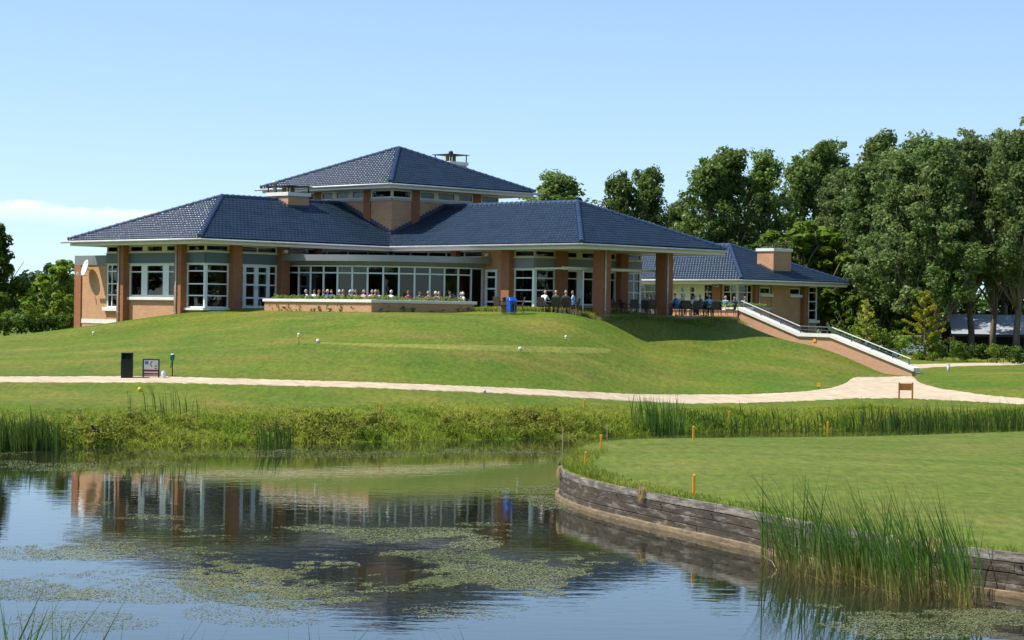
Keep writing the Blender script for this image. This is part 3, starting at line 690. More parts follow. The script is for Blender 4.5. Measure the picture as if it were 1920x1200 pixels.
# soffits, fascias, gutters
part(club, "soffit", "soffit", (0.16, R2_ - 0.16, 0.16, W1 - 0.16, 7.60, 7.66), (I_ + 0.16, R2_ - 0.16, R_ + 0.16, 0.16, 7.60, 7.66))
part(club, "soffit", "soffit", (T0 + .14, T1 - .14, TQ0 + .14, TQ1 - .14, 11.02, 11.06))
def fascia_run(parent, pts, z0, z1, t=0.1, closed=False):
    """mitred board along a polyline of plan points, the board lying to the left of the run"""
    k = len(pts); vs_, fs = [], []
    for i in range(k):
        a_ = Vector(pts[i]); 
        def nrm(i0, i1):
            d = (Vector(pts[i1 % k]) - Vector(pts[i0 % k])).normalized(); return Vector((-d.y, d.x))
        if closed or 0 < i < k - 1:
            n1, n2 = nrm(i - 1, i), nrm(i, i + 1); m_ = (n1 + n2); m_ = m_ / max(m_.dot(n1), 0.2)
        else: m_ = nrm(i, i + 1) if i == 0 else nrm(i - 1, i)
        b_ = a_ + m_ * t
        vs_ += [(a_.x, a_.y, z0), (b_.x, b_.y, z0), (b_.x, b_.y, z1), (a_.x, a_.y, z1)]
    for i in range(k if closed else k - 1):
        o, o2 = i * 4, ((i + 1) % k) * 4
        for j in range(4): fs.append((o + j, o2 + j, o2 + (j + 1) % 4, o + (j + 1) % 4))
    mb = MB(); mb.add(vs_, fs); ob = mb.build("fascia", M["fascia"], parent)
    bm = bmesh.new(); bm.from_mesh(ob.data); bmesh.ops.recalc_face_normals(bm, faces=bm.faces[:]); bm.to_mesh(ob.data); bm.free(); return ob
eave = [(0.06, W1 - 0.06), (0.06, 0.06), (I_ + 0.06, 0.06), (I_ + 0.06, R_ + 0.06), (R2_ - 0.06, R_ + 0.06), (R2_ - 0.06, W1 - 0.06)]
fascia_run(club, eave, 7.58, 7.845, 0.1, True)
gutter(club, [(-0.05, W1 + 0.6), (-0.05, -0.05), (I_ - 0.05, -0.05), (I_ - 0.05, R_ - 0.05), (R2_ + 0.05, R_ - 0.05), (R2_ + 0.05, 4)], 7.785)
fascia_run(club, [(T0 + .06, TQ1 - .06), (T0 + .06, TQ0 + .06), (T1 - .06, TQ0 + .06), (T1 - .06, TQ1 - .06)], 11.0, 11.245, 0.1, True)
gutter(club, [(T0 - .04, TQ1 + .5), (T0 - .04, TQ0 - .04), (T1 + .5, TQ0 - .04)], 11.19)
# brick piers, shared pattern: 0.57 m piers standing 0.4 m proud of the glass line
PQ = 1.45
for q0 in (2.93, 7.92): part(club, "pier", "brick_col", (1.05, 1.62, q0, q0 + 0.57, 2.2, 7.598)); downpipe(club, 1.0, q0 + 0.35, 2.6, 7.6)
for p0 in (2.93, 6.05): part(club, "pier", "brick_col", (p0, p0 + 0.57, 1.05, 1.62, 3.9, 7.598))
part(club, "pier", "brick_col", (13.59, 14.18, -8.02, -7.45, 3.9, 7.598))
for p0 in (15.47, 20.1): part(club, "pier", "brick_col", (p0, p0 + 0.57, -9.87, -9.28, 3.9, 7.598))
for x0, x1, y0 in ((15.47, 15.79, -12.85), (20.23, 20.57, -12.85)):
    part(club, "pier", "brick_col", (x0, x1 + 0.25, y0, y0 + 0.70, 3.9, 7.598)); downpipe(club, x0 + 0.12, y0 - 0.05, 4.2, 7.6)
# walls below and between the glazing
part(club, "wall", "brick", (1.45, 1.70, 3.5, 7.92, 2.2, 4.76), (1.55, 1.75, 8.49, 9.97, 2.2, 4.16), (1.45, 1.70, 1.45, 2.93, 2.2, 4.28), (1.70, 3.5, 1.45, 1.70, 2.2, 4.34))
part(club, "wall", "brick", (13.99, 14.24, -7.45, -5.6, 3.9, 7.598), (13.99, 14.24, -9.47, -8.02, 3.9, 4.36), (14.24, 22.13, -9.47, -9.22, 3.9, 4.36), (16.04, 20.1, -9.46, -9.22, 4.36, 4.82))
part(club, "sill", "stone", (1.30, 1.62, 3.5, 7.92, 4.762, 4.92), bevel=0.012)
part(club, "sill", "stone", (1.36, 1.62, 8.49, 10.25, 4.165, 4.36), bevel=0.012)
part(club, "plinth_band", "stone", (1.425, 1.60, 3.5, 7.92, 3.50, 3.72), (1.525, 1.60, 8.49, 13.0, 3.50, 3.72))
part(club, "plinth_band", "stone", (1.25, 1.62, 1.3, 2.93, 4.282, 4.395), (1.62, 2.93, 1.28, 1.62, 4.282, 4.395))
# annex at the far end of the left wing
part(club, "annex_wall", "brick", (1.55, 8, 9.98, 13.0, 1.8, 6.60))
part(club, "annex_parapet", "grey_panel", (1.50, 8.05, 9.98, 13.05, 6.605, 7.12))
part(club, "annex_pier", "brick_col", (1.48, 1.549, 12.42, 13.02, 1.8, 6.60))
# corner bay and windows of the left wing
BZ = (5.02, 5.61, 6.26)
glazing(club, "P", 1.45, 1.45, 2.93, 4.40, 6.64, zs=BZ, proud=0.06)
glazing(club, "Q", 1.45, 1.53, 2.93, 4.40, 6.64, zs=BZ, proud=0.06)
glazing(club, "P", 1.50, 8.49, 9.97, 4.36, 6.64, us=(9.55,), zs=BZ, proud=0.06)
part(club, "corner_post", "white", (1.42, 1.53, 1.42, 1.53, 4.40, 6.64))
glazing(club, "P", 1.47, 3.5, 7.92, 4.93, 6.64, us=((4.75, 0.5), (6.62, 0.5)), zs=(6.23,), fw=0.1)
for (face, c, u0, u1) in (("P", 1.45, 1.45, 2.93), ("P", 1.45, 3.5, 7.92), ("P", 1.45, 8.49, 9.97), ("Q", 1.45, 1.47, 2.93), ("Q", 1.45, 3.5, 6.05),
                          ("P", 13.99, -9.47, -8.02), ("Q", -9.47, 13.99, 15.47), ("Q", -9.47, 16.04, 20.1), ("Q", -9.47, 20.67, 22.13)):
    grey = c in (13.99, -9.47)
    fbox(MB(), face, c, u0 + .003, u1 - .003, 6.67, 7.20, -0.10, 0.06).build("spandrel_panel", M["grey_panel" if grey else "teal"], club)
    fbox(MB(), face, c, u0 + .005, u1 - .005, 7.205, 7.245, -0.10, 0.10).build("sill_strip", M["cream"], club)
    fbox(MB(), face, c, u0 + .005, u1 - .005, 6.642, 6.668, -0.10, 0.085).build("sill_strip", M["white"], club)
    L_ = u1 - u0
    us = ((u0 + L_ * 0.31, 0.42), (u0 + L_ * 0.69, 0.42)) if L_ > 4 else ((u0 + L_ / 2,) if L_ > 2 else ())
    glazing(club, face, c, u0 + .002, u1 - .002, 7.248, 7.598, us=us, fw=0.06, frame="cream", name="clerestory_window")
part(club, "corner_post", "cream", (1.43, 1.50, 1.43, 1.50, 7.25, 7.595)); 
# entrance doors on the left wing
def door_leaf(parent, face, c, u0, u1, z0, z1, rails, frame="white", dep=0.0, name="door", stile=0.13, lock=None):
    o = glazing(parent, face, c, u0, u1, z0, z1, zs=rails, fw=stile, tw=0.09, frame=frame, name=name, dep=dep)
    if lock is not None:
        h = MB(); fbox(h, face, c, lock - 0.02, lock + 0.02, z0 + 0.95, z0 + 1.15, dep + 0.02, dep + 0.04); fbox(h, face, c, lock - 0.07, lock + 0.05, z0 + 1.03, z0 + 1.055, dep + 0.06, dep + 0.08); h.build("handle", M["gutter"], o)
    return o
RL = (4.40 + 0.55, 4.40 + 1.22, 4.40 + 1.82)
glazing(club, "Q", 1.45, 3.5, 3.92, 4.40, 6.64, zs=RL, name="side_light")
door_leaf(club, "Q", 1.45, 3.925, 4.72, 4.42, 6.64, RL, lock=4.66)
door_leaf(club, "Q", 1.45, 4.725, 5.52, 4.42, 6.64, RL, lock=4.79)
glazing(club, "Q", 1.45, 5.525, 6.05, 4.40, 6.64, zs=RL, name="side_light")
# curved glass front in the corner between the wings: fourteen bays on a quarter circle
CX, CY, RAD, NB = 13.99, 1.45, 7.13, 14
def arc(r, t): return (CX - r * math.cos(t), CY - r * math.sin(t))
ang = [math.pi / 2 * i / NB for i in range(NB + 1)]
sunroom = MB()
def arc_band(mb, r0, r1, z0a, z1a, t0=0.0, t1=math.pi / 2, k=42, z0b=None, z1b=None):
    """ring sector with inner heights z0a..z1a and outer heights z0b..z1b"""
    z0b = z0a if z0b is None else z0b; z1b = z1a if z1b is None else z1b; vs_, fs = [], []
    for i in range(k + 1):
        t = t0 + (t1 - t0) * i / k; a_, b_ = arc(r0, t), arc(r1, t)
        vs_ += [(*a_, z0a), (*b_, z0b), (*b_, z1b), (*a_, z1a)]
    for i in range(k):
        for j in range(4): fs.append((i * 4 + j, i * 4 + (j + 1) % 4, i * 4 + 4 + (j + 1) % 4, i * 4 + 4 + j))
    fs += [(3, 2, 1, 0), tuple(k * 4 + j for j in range(4))]
    mb.add(vs_, fs); return mb
arc_band(MB(), RAD - 7.0, RAD + 0.62, 7.02, 7.12, k=42).build("canopy_deck", M["band"], club)
arc_band(MB(), RAD + 0.62, RAD + 0.72, 6.90, 7.22, -0.02, math.pi / 2 + 0.02).build("canopy_fascia", M["band"], club)
arc_band(MB(), RAD - 0.04, RAD + 0.615, 6.70, 6.80, 0, math.pi / 2, 42, 6.90, 7.0).build("canopy_soffit", M["band"], club)
fr = arc_band(MB(), RAD - 0.05, RAD + 0.03, 6.62, 6.695)
gl_o = None
for i, t in enumerate(ang):
    a_ = arc(RAD, t); w = 0.045
    tx, ty = math.sin(t), -math.cos(t); nx_, ny_ = -math.cos(t), -math.sin(t)
    poly = [(a_[0] + tx * s * w + nx_ * d, a_[1] + ty * s * w + ny_ * d) for s, d in ((-1, -0.06), (1, -0.06), (1, 0.045), (-1, 0.045))]
    fr.prism(poly, FLOOR, 6.62)
arc_band(fr, RAD - 0.045, RAD + 0.025, 6.27, 6.34, 0, ang[-2], 39); arc_band(fr, RAD - 0.045, RAD + 0.025, FLOOR + .001, FLOOR + 0.09, 0, ang[-2], 39)
curve = fr.build("curved_window", M["white"], club)
for i in range(NB - 1):
    t0, t1 = ang[i] + 0.007, ang[i + 1] - 0.007
    for z0, z1 in ((FLOOR + 0.088, 6.272), (6.338, 6.622)):
        a_, b_ = arc(RAD, t0), arc(RAD, t1); a2, b2 = arc(RAD - 0.02, t0), arc(RAD - 0.02, t1)
        MB().prism([a_, b_, b2, a2], z0, z1).build("pane", M["glass"], curve)
    if i not in (8, 9):
        a_, b_ = arc(RAD - 0.14, t0), arc(RAD - 0.14, t1); a2, b2 = arc(RAD - 0.15, t0), arc(RAD - 0.15, t1)
        MB().prism([a_, b_, b2, a2], 6.30 + random.uniform(-0.02, 0.05), 6.62).build("roller_blind", M["blind"], curve)
door_leaf(club, "P", 13.93, -6.86, -5.98, 4.42, 6.62, RL, dep=0.03, lock=-6.75, name="open_door")
# clerestory strips above the canopy
glazing(club, "Q", 1.55, 6.62, 13.9, 7.26, 7.598, us=[6.62 + 7.28 * k / 5 for k in range(1, 5)], fw=0.06, frame="cream", name="clerestory_window")
glazing(club, "P", 14.09, -5.6, 1.4, 7.26, 7.598, us=[-5.6 + 7.0 * k / 5 for k in range(1, 5)], fw=0.06, frame="cream", name="clerestory_window")
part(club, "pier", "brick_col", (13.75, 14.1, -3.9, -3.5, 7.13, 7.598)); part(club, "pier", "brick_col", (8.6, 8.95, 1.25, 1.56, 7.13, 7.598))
for nm, loc in (("a", (6.28, 1.0)), ("b", (13.9, -6.1))):
    lx, ly = loc
    lo = MB().box(lx - 0.09, lx + 0.09, ly - 0.09, ly + 0.09, 7.28, 7.46); lo.build("wall_lamp", M["white"], club, bevel=0.02)
# right wing glazing
glazing(club, "P", 13.99, -9.39, -8.02, 4.36, 6.64, zs=(4.98, 5.56, 6.18), proud=0.06)
glazing(club, "Q", -9.47, 14.07, 15.47, 4.36, 6.64, zs=(4.98, 5.56, 6.18), proud=0.06)
part(club, "corner_post", "white", (13.96, 14.07, -9.50, -9.39, 4.36, 6.64)); part(club, "corner_post", "cream", (13.97, 14.04, -9.49, -9.42, 7.25, 7.595))
glazing(club, "Q", -9.47, 16.04, 20.1, 4.83, 6.64, us=((17.35, 0.45), (18.4, 0.1), (19.4, 0.3)), zs=(6.2,), fw=0.08)
glazing(club, "Q", -9.47, 20.67, 22.05, 4.36, 6.64, zs=(4.98, 5.56, 6.18)); glazing(club, "+P", 22.13, -9.47, -8.02, 4.36, 6.64, zs=(4.98, 5.56, 6.18))
part(club, "wall", "brick", (21.90, 22.13, -7.9, 9.6, 3.0, 7.598), (1.75, 22.13, 9.72, 9.97, 3.0, 7.598))
glazing(club, "+P", 22.13, -9.47, -8.02, 7.248, 7.598, frame="cream", fw=0.06, name="clerestory_window")
aw = MB().box(13.65, 21.2, -11.78, -11.68, 6.60, 6.74); 
for k in range(5): aw.box(13.9 + k * 1.75, 13.97 + k * 1.75, -11.68, -9.55, 6.62, 6.70)
aw.build("awning_frame", M["cream"], club)
for x in (15.2, 19.0): MB().tube([(x, -11.74, FLOOR), (x, -11.74, 6.6)], 0.03, 8).build("awning_post", M["white"], club)
# inside: floor, back partitions, curtains
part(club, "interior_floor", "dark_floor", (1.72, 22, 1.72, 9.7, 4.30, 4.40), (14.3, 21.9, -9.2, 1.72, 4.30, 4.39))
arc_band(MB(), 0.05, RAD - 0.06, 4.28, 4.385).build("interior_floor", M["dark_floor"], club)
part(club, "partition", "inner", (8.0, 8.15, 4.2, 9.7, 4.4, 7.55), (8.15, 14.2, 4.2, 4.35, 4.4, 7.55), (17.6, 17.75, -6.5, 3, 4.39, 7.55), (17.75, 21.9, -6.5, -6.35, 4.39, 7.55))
for P0, P1 in (((1.75, 2.65), (1.75, 2.9)), ((2.3, 1.75), (2.85, 1.75)), ((1.75, 1.9), (1.75, 2.1)), ((14.3, -8.1), (14.3, -8.45)), ((15.0, -9.15), (15.4, -9.15)), ((4.05, 1.8), (4.3, 1.8)), ((1.8, 3.6), (1.8, 3.85)), ((1.8, 7.5), (1.8, 7.85))):
    curtain(club, P0, P1, 4.45, 6.6)
# tower
part(club, "tower_wall", "brick", (13.99, 22.13, 1.45, 9.6, 7.7, 10.40))
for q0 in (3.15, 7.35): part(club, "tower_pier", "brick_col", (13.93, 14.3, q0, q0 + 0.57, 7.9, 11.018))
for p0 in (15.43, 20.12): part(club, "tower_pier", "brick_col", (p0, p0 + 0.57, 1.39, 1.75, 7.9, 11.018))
segs = [("P", 13.99, 1.45, 3.15), ("P", 13.99, 3.72, 7.35), ("P", 13.99, 7.92, 9.6), ("Q", 1.45, 1.45 + 12.55, 15.43), ("Q", 1.45, 16.0, 20.12), ("Q", 1.45, 20.69, 22.13)]
for face, c, u0, u1 in segs:
    fbox(MB(), face, c, u0 + .002, u1 - .002, 10.402, 10.53, -0.15, 0.06).build("sill", M["band"], club)
    L_ = u1 - u0; us = ((u0 + L_ * 0.31, 0.36), (u0 + L_ * 0.69, 0.36)) if L_ > 3 else ()
    glazing(club, face, c, u0, u1, 10.535, 11.018, us=us, fw=0.09, frame="cream", name="clerestory_window")
glazing(club, "+P", 22.13, 1.5, 9.6, 10.535, 11.018, us=(4, 6.5), fw=0.09, frame="cream", name="clerestory_window"); glazing(club, "+Q", 9.6, 14.1, 22.0, 10.535, 11.018, us=(16.5, 19.5), fw=0.09, frame="cream", name="clerestory_window")
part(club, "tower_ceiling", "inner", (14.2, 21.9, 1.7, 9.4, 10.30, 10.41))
fl = MB()
for k in range(17):
    p0 = 13.99 + k * 0.25; zb = ZE + SL * (p0 - I_); fl.box(p0, p0 + 0.25, 1.405, 1.448, zb - 0.1, zb + 0.30)
for k in range(17):
    q0 = 1.45 + k * 0.25; zb = ZE + SL * q0; fl.box(13.945, 13.988, q0, q0 + 0.25, zb - 0.1, zb + 0.30)
fl.build("flashing", M["lead"], club)
# chimneys
def chimney(parent, x0, x1, y0, y1, zb, zt, rail=0.32, pots=True, lid=True, flash=None):
    ch = part(parent, "chimney", "brick", (x0, x1, y0, y1, zb, zt - 0.2))
    part(ch, "chimney_cap", "stone", (x0 - 0.08, x1 + 0.08, y0 - 0.08, y1 + 0.08, zt - 0.198, zt), bevel=0.012)
    c = MB()
    for x in (x0, x1 - 0.05):
        for y in (y0, y1 - 0.05): c.box(x, x + 0.05, y, y + 0.05, zt + .001, zt + rail)
    if lid: c.box(x0 - 0.12, x1 + 0.12, y0 - 0.12, y1 + 0.12, zt + rail, zt + rail + 0.04)
    else:
        for z in (rail - 0.03,):
            c.box(x0, x1, y0, y0 + 0.04, zt + z, zt + z + 0.05); c.box(x0, x1, y1 - 0.04, y1, zt + z, zt + z + 0.05); c.box(x0, x0 + 0.04, y0, y1, zt + z, zt + z + 0.05); c.box(x1 - 0.04, x1, y0, y1, zt + z, zt + z + 0.05)
        for k in range(1, 6): c.box(x0 + (x1 - x0) * k / 6, x0 + (x1 - x0) * k / 6 + 0.025, y0, y0 + 0.03, zt + .001, zt + rail)
    c.build("chimney_cowl", M["black"], ch)
    if pots:
        for k in (0.3, 0.7): MB().tube([(x0 + (x1 - x0) * k, (y0 + y1) / 2, zt), (x0 + (x1 - x0) * k, (y0 + y1) / 2, zt + rail - 0.05)], 0.12, 10).build("chimney_pot", M["terracotta"], ch, True)
    if flash:
        f = MB()
        for k in range(int((y1 - y0) / 0.2)):
            yy = y0 + k * 0.2; zz = flash(0, yy); f.box(x0 - 0.02, x0 - 0.002, yy, yy + 0.2, zz - 0.1, zz + 0.2)
        zz = flash(0, y0); f.box(x0 - 0.02, x1 + 0.02, y0 - 0.03, y0 - 0.002, zz - 0.1, zz + 0.16); f.build("chimney_flashing", M["lead"], ch)
    return ch
ch1 = chimney(club, 9.44, 10.9, 4.73, 6.5, 9.6, 10.72, flash=lambda x, y: z1_(min(y, h1)))
MB().lathe([(0.11, 0), (0.11, 0.5), (0.17, 0.52), (0.17, 0.62), (0.05, 0.7)], (9.7, 6.2, 10.72), 12).build("flue", M["gutter"], ch1, True)
ch3 = chimney(club, 26.6, 28.0, 10.2, 11.6, 9.0, 13.62, rail=0.42)
MB().lathe([(0.03, 0), (0.14, 0.06), (0.15, 0.16), (0.08, 0.24)], (27.3, 10.9, 14.08), 12).build("cowl_ball", M["black"], ch3, True)
part(club, "rear_block", "brick", (22.14, 29, 6, 13.5, 2.5, 9.0))
# satellite dish on the annex wall
sd = tag(empty("satellite_dish", (0, 0, 0)), "white satellite dish on the sunlit end wall of the clubhouse", "satellite dish")
def loc2w(p_, q_, z_): return Vector((LX + p_ * AX - q_ * AY, LY + p_ * AY + q_ * AX, z_))
dc = loc2w(1.27, 11.55, 6.42); sd.location = dc
prof = [(0.02 + 0.42 * k / 8, 0.14 * (k / 8) ** 2) for k in range(9)]
dm = MB(); dm.lathe(prof + [(0.44, 0.125)] + [(0.02 + 0.40 * k / 8, 0.14 * (k / 8) ** 2 - 0.02) for k in range(7, -1, -1)], n=24)
dd = dm.build("dish", M["white"], sd, True)
face_dir = Vector((-0.84, -0.46, 0.28)); dd.rotation_euler = face_dir.to_track_quat("Z", "Y").to_euler()
wallp = loc2w(1.55, 11.6, 6.25) - dc
MB().tube([(0, 0, 0), (wallp.x * 0.6, wallp.y * 0.6, -0.1), (wallp.x, wallp.y, wallp.z)], 0.03, 8).build("bracket", M["gutter"], sd)
arm_end = face_dir * 0.55 + Vector((0, 0, -0.5)); MB().tube([(0, 0, -0.4), tuple(arm_end)], 0.018, 6).build("feed_arm", M["gutter"], sd); MB().tube([tuple(arm_end), tuple(arm_end + Vector((0.02, 0.02, 0.14)))], 0.045, 8).build("receiver", M["white"], sd)

# ---------------------------------------------------------------- second pavilion
pav = tag(empty("pavilion", (14.67, 142.77, 0), AL), "smaller brick pavilion with blue hip roof behind the outside stairs", "building")
PW, ZP, SP = 11.45, 6.82, 0.421
ph_ = PW / 2; LQ = 16.0; ZPR = ZP + SP * ph_
hip_roof(pav, [([(0, 0), (LQ, 0), (LQ - ph_, ph_), (ph_, ph_)], (0, 0), (0, 1), (1, 0), ZP, SP), ([(0, 0), (PW, 0), (ph_, ph_)], (0, 0), (1, 0), (0, 1), ZP, SP), ([(0, 0), (LQ, 0), (LQ - ph_, ph_), (ph_, ph_)], (PW, 0), (0, 1), (-1, 0), ZP, SP)],
    [((0, 0, ZP), (ph_, ph_, ZPR)), ((PW, 0, ZP), (ph_, ph_, ZPR)), ((ph_, ph_, ZPR), (ph_, LQ - ph_, ZPR)), ((0, LQ, ZP), (ph_, LQ - ph_, ZPR))],
    [[(0, 0, ZP - .03), (0, LQ, ZP - .03), (ph_, LQ - ph_, ZPR - .03), (ph_, ph_, ZPR - .03)], [(0, 0, ZP - .03), (PW, 0, ZP - .03), (ph_, ph_, ZPR - .03)], [(PW, 0, ZP - .03), (PW, LQ, ZP - .03), (ph_, LQ - ph_, ZPR - .03), (ph_, ph_, ZPR - .03)], [(0, LQ, ZP - .03), (PW, LQ, ZP - .03), (ph_, LQ - ph_, ZPR - .03)]])
part(pav, "soffit", "soffit", (0.16, PW - .16, .16, LQ - .16, 6.52, 6.58))
fascia_run(pav, [(.06, LQ - .06), (.06, .06), (PW - .06, .06), (PW - .06, LQ - .06)], 6.50, 6.79, 0.1, True)
gutter(pav, [(-.05, LQ), (-.05, -.05), (PW + .05, -.05), (PW + .05, 6)], 6.73)
part(pav, "wall", "brick", (3.9, 8.2, 1.55, 1.8, 1.5, 5.85), (5.0, 6.9, 1.48, 1.549, 1.5, 6.515), (3.4, 8.2, 1.552, 1.8, 6.36, 6.515), (9.75, 10.0, 1.6, 14.5, 1.5, 6.515), (1.5, 9.9, 14.25, 14.5, 2, 6.515), (8.7, 10.0, 1.552, 1.8, 1.5, 4.05), (1.45, 1.75, 1.45, 14.5, 2, 4.3), (1.75, 3.9, 1.552, 1.8, 2, 4.3))
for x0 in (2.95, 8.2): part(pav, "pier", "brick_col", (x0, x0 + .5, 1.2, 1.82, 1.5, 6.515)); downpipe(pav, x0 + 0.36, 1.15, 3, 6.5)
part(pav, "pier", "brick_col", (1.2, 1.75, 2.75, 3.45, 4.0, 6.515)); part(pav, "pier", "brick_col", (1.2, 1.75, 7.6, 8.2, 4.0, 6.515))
part(pav, "wall", "brick", (3.46, 5.0, 1.556, 1.79, 5.85, 5.95))
for x0 in (3.75, 6.95):
    glazing(pav, "Q", 1.55, x0, x0 + 1.15, 5.93, 6.36, fw=0.06); part(pav, "sill", "stone", (x0 - .05, x0 + 1.3, 1.38, 1.6, 5.75, 5.93))
glazing(pav, "Q", 1.55, 8.72, 9.95, 4.25, 6.515, us=(), zs=(4.9, 5.5, 6.1), proud=0.05); part(pav, "sill", "stone", (8.72, 10.1, 1.35, 1.62, 4.06, 4.25))
glazing(pav, "+P", 10.0, 1.55, 2.9, 4.25, 6.515, zs=(4.9, 5.5, 6.1))
glazing(pav, "P", 1.45, 1.5, 2.75, 4.35, 6.515, us=(2.05,), zs=(6.0,), fw=0.1, frame="cream"); glazing(pav, "Q", 1.5, 1.5, 2.95, 4.35, 6.515, us=(2.45,), zs=(6.0, 5.2), frame="cream")
glazing(pav, "P", 1.45, 3.45, 4.35, 4.35, 6.515, zs=(6.0,), frame="cream")
part(pav, "door_surround", "cream", (1.45, 1.6, 4.35, 4.95, 4.35, 6.515), (1.45, 1.6, 6.5, 7.0, 4.35, 6.515))
door_leaf(pav, "P", 1.45, 4.95, 5.72, 4.4, 6.515, (5.0, 5.95), frame="cream", stile=0.22); door_leaf(pav, "P", 1.45, 5.725, 6.5, 4.4, 6.515, (5.0, 5.95), frame="cream", stile=0.22)
glazing(pav, "P", 1.45, 7.0, 7.6, 4.35, 6.515, zs=(6.0,), frame="cream"); glazing(pav, "P", 1.45, 8.2, 12, 4.35, 6.515, us=(9.5, 10.8), zs=(6.0,), frame="cream")
part(pav, "exit_sign", "sign_white", (1.12, 1.198, 2.85, 3.25, 6.33, 6.50)); part(pav, "exit_sign_face", "mgreen", (1.11, 1.119, 2.89, 3.21, 6.36, 6.47))
part(pav, "interior_floor", "dark_floor", (1.76, 9.7, 1.81, 14.2, 4.2, 4.3)); part(pav, "partition", "inner", (5.0, 5.1, 3.2, 14.2, 4.3, 6.5))
chimney(pav, 4.75, 6.65, 1.18, 2.55, 6.9, 8.95, rail=0.3, pots=False, lid=False, flash=lambda x, y: ZP + SP * y)
# ---------------------------------------------------------------- foliage kit
def leaf_cloud(C, Rr, n_each, size, aspect=0.62, squash=0.8, rng=RNG, up=0.35):
    """leaf quads spread through clumps; C centres (k,3), Rr radii (k,)"""
    k = len(C); N = int(n_each.sum()) if hasattr(n_each, "sum") else k * n_each
    idx = np.repeat(np.arange(k), n_each)
    d = rng.normal(size=(N, 3)); d /= np.linalg.norm(d, axis=1, keepdims=True)
    rad = Rr[idx] * rng.uniform(0.25, 1.0, N) ** 0.55
    P = C[idx] + d * rad[:, None] * np.array([1, 1, squash])
    nrm = d * 0.8 + rng.normal(size=(N, 3)) * 0.55 + np.array([0, 0, up]); nrm /= np.linalg.norm(nrm, axis=1, keepdims=True)
    t = np.cross(nrm, rng.normal(size=(N, 3))); t /= np.linalg.norm(t, axis=1, keepdims=True) + 1e-9
    b_ = np.cross(nrm, t); s = size * rng.uniform(0.6, 1.35, N)[:, None]
    # a leaf is a kite with a slight fold
    V = np.stack([P - t * s, P + b_ * s * aspect - t * s * 0.1 + nrm * s * 0.15, P + t * s, P - b_ * s * aspect - t * s * 0.1 + nrm * s * 0.15], 1).reshape(-1, 3)
    return V, np.arange(4 * N).reshape(-1, 4)
def limb(mb, a_, b_, r0, r1, wob=0.15, k=5):
    a_, b_ = Vector(a_), Vector(b_); pts = []
    for i in range(k):
        t = i / (k - 1); q = a_.lerp(b_, t)
        if 0 < i < k - 1: q += Vector((random.uniform(-1, 1), random.uniform(-1, 1), random.uniform(-.4, .4))) * wob
        pts.append(q)
    mb.tube(pts, [r0 + (r1 - r0) * i / (k - 1) for i in range(k)], 7)
def tree_proto(H, W, base, shape, leaf, leaf_size, n_clump, per, seed, trunk_r=0.22, lean=0.0):
    """tapered trunk, limbs to every clump group, crown of leaf clumps. shape(t)->relative radius at crown height t"""
    rng = np.random.default_rng(seed); random.seed(seed)
    tb = MB(); limb(tb, (0, 0, -0.4), (lean, 0, H * 0.86), trunk_r, 0.04, 0.12, 8)
    C, Rr = [], []
    NL = 30
    for li in range(NL):                                         # limbs: each carries its own run of clumps
        te = (1.0, 0.97, 0.93)[li] if li < 3 else (0.22 + 0.76 * ((li + rng.uniform(0, 1)) / NL)) ; a_ = li * 2.4 + rng.uniform(-.5, .5)
        rr = shape(te) * W / 2 * rng.uniform(0.62, 1.12) * ((0.1, 0.5, 0.7)[li] if li < 3 else 1.0)
        end = np.array((rr * math.cos(a_) + lean * te, rr * math.sin(a_), base + (H - base) * te)); zs_ = max(base * 0.8, 0.4, end[2] - rr * rng.uniform(1.5, 2.6) - 0.4)
        if li == 0: zs_ = H * 0.6
        st_ = np.array((lean * zs_ / H, 0, min(zs_, H * 0.82)))
        limb(tb, tuple(st_), tuple(end), trunk_r * 0.34, 0.02, 0.2, 5)
        for _ in range(max(2, int(n_clump / NL))):
            u = rng.uniform(0.28, 1.0) ** 0.7; q = st_ + (end - st_) * u + rng.normal(0, 1, 3) * W * 0.062 * np.array([1, 1, .8]); C.append(q); Rr.append(rng.uniform(0.42, 1.0) * W / 10.0)
    C, Rr = np.array(C), np.array(Rr)
    V, Fq = leaf_cloud(C, Rr, per, leaf_size, rng=rng)
    tm = tb.mesh("trunk", M["bark"], True); cm = np_mesh("crown", V, [Fq], leaf)
    return tm, cm
def put_tree(proto, name, px, py_top, D, hgt_of, label, cat="tree", group=None, wscale=1.0, rz=None, base_z=None):
    tm, cm = proto; q = at(px, py_top, D); bz = gz(q.x, D) if base_z is None else base_z
    s = (q.z - bz) / hgt_of
    e = tag(empty(name, (q.x, D, bz), random.uniform(0, 6.28) if rz is None else rz), label, cat, group)
    e.scale = (s * wscale, s * wscale, s)
    link("trunk", tm, e); link("crown", cm, e); return e
pop_shape = lambda t: (0.45 + 0.60 * math.sin(math.pi * min(t * 0.95 + 0.1, 1))) * (1 - 0.55 * t ** 3)
full_shape = lambda t: (0.62 + 0.5 * math.sin(math.pi * min(t + 0.08, 1))) * (1 - 0.86 * t ** 2.3)
col_shape = lambda t: 0.9 * (1 - 0.8 * t ** 2.2)
round_shape = lambda t: math.sin(math.pi * (0.12 + 0.86 * t)) ** 0.7
P_POP = [tree_proto(15, 7.4, 2.0, pop_shape, M["poplar"], 0.135, 380, 58, 21 + i, 0.24, 0.2 * (i - 1)) for i in range(3)]
P_SIL = [tree_proto(15, 7.6, 1.2, full_shape, M["poplar2"], 0.125, 460, 58, 41 + i, 0.24, 0.15 * (i - 1)) for i in range(3)]
P_HI = [tree_proto(15, 8.0, 3.9, full_shape, M["poplar2"], 0.125, 400, 58, 51 + i, 0.26, 0.1) for i in range(2)]
P_BRI = tree_proto(6, 5.0, 0.5, round_shape, M["bright"], 0.17, 110, 60, 61, 0.12)
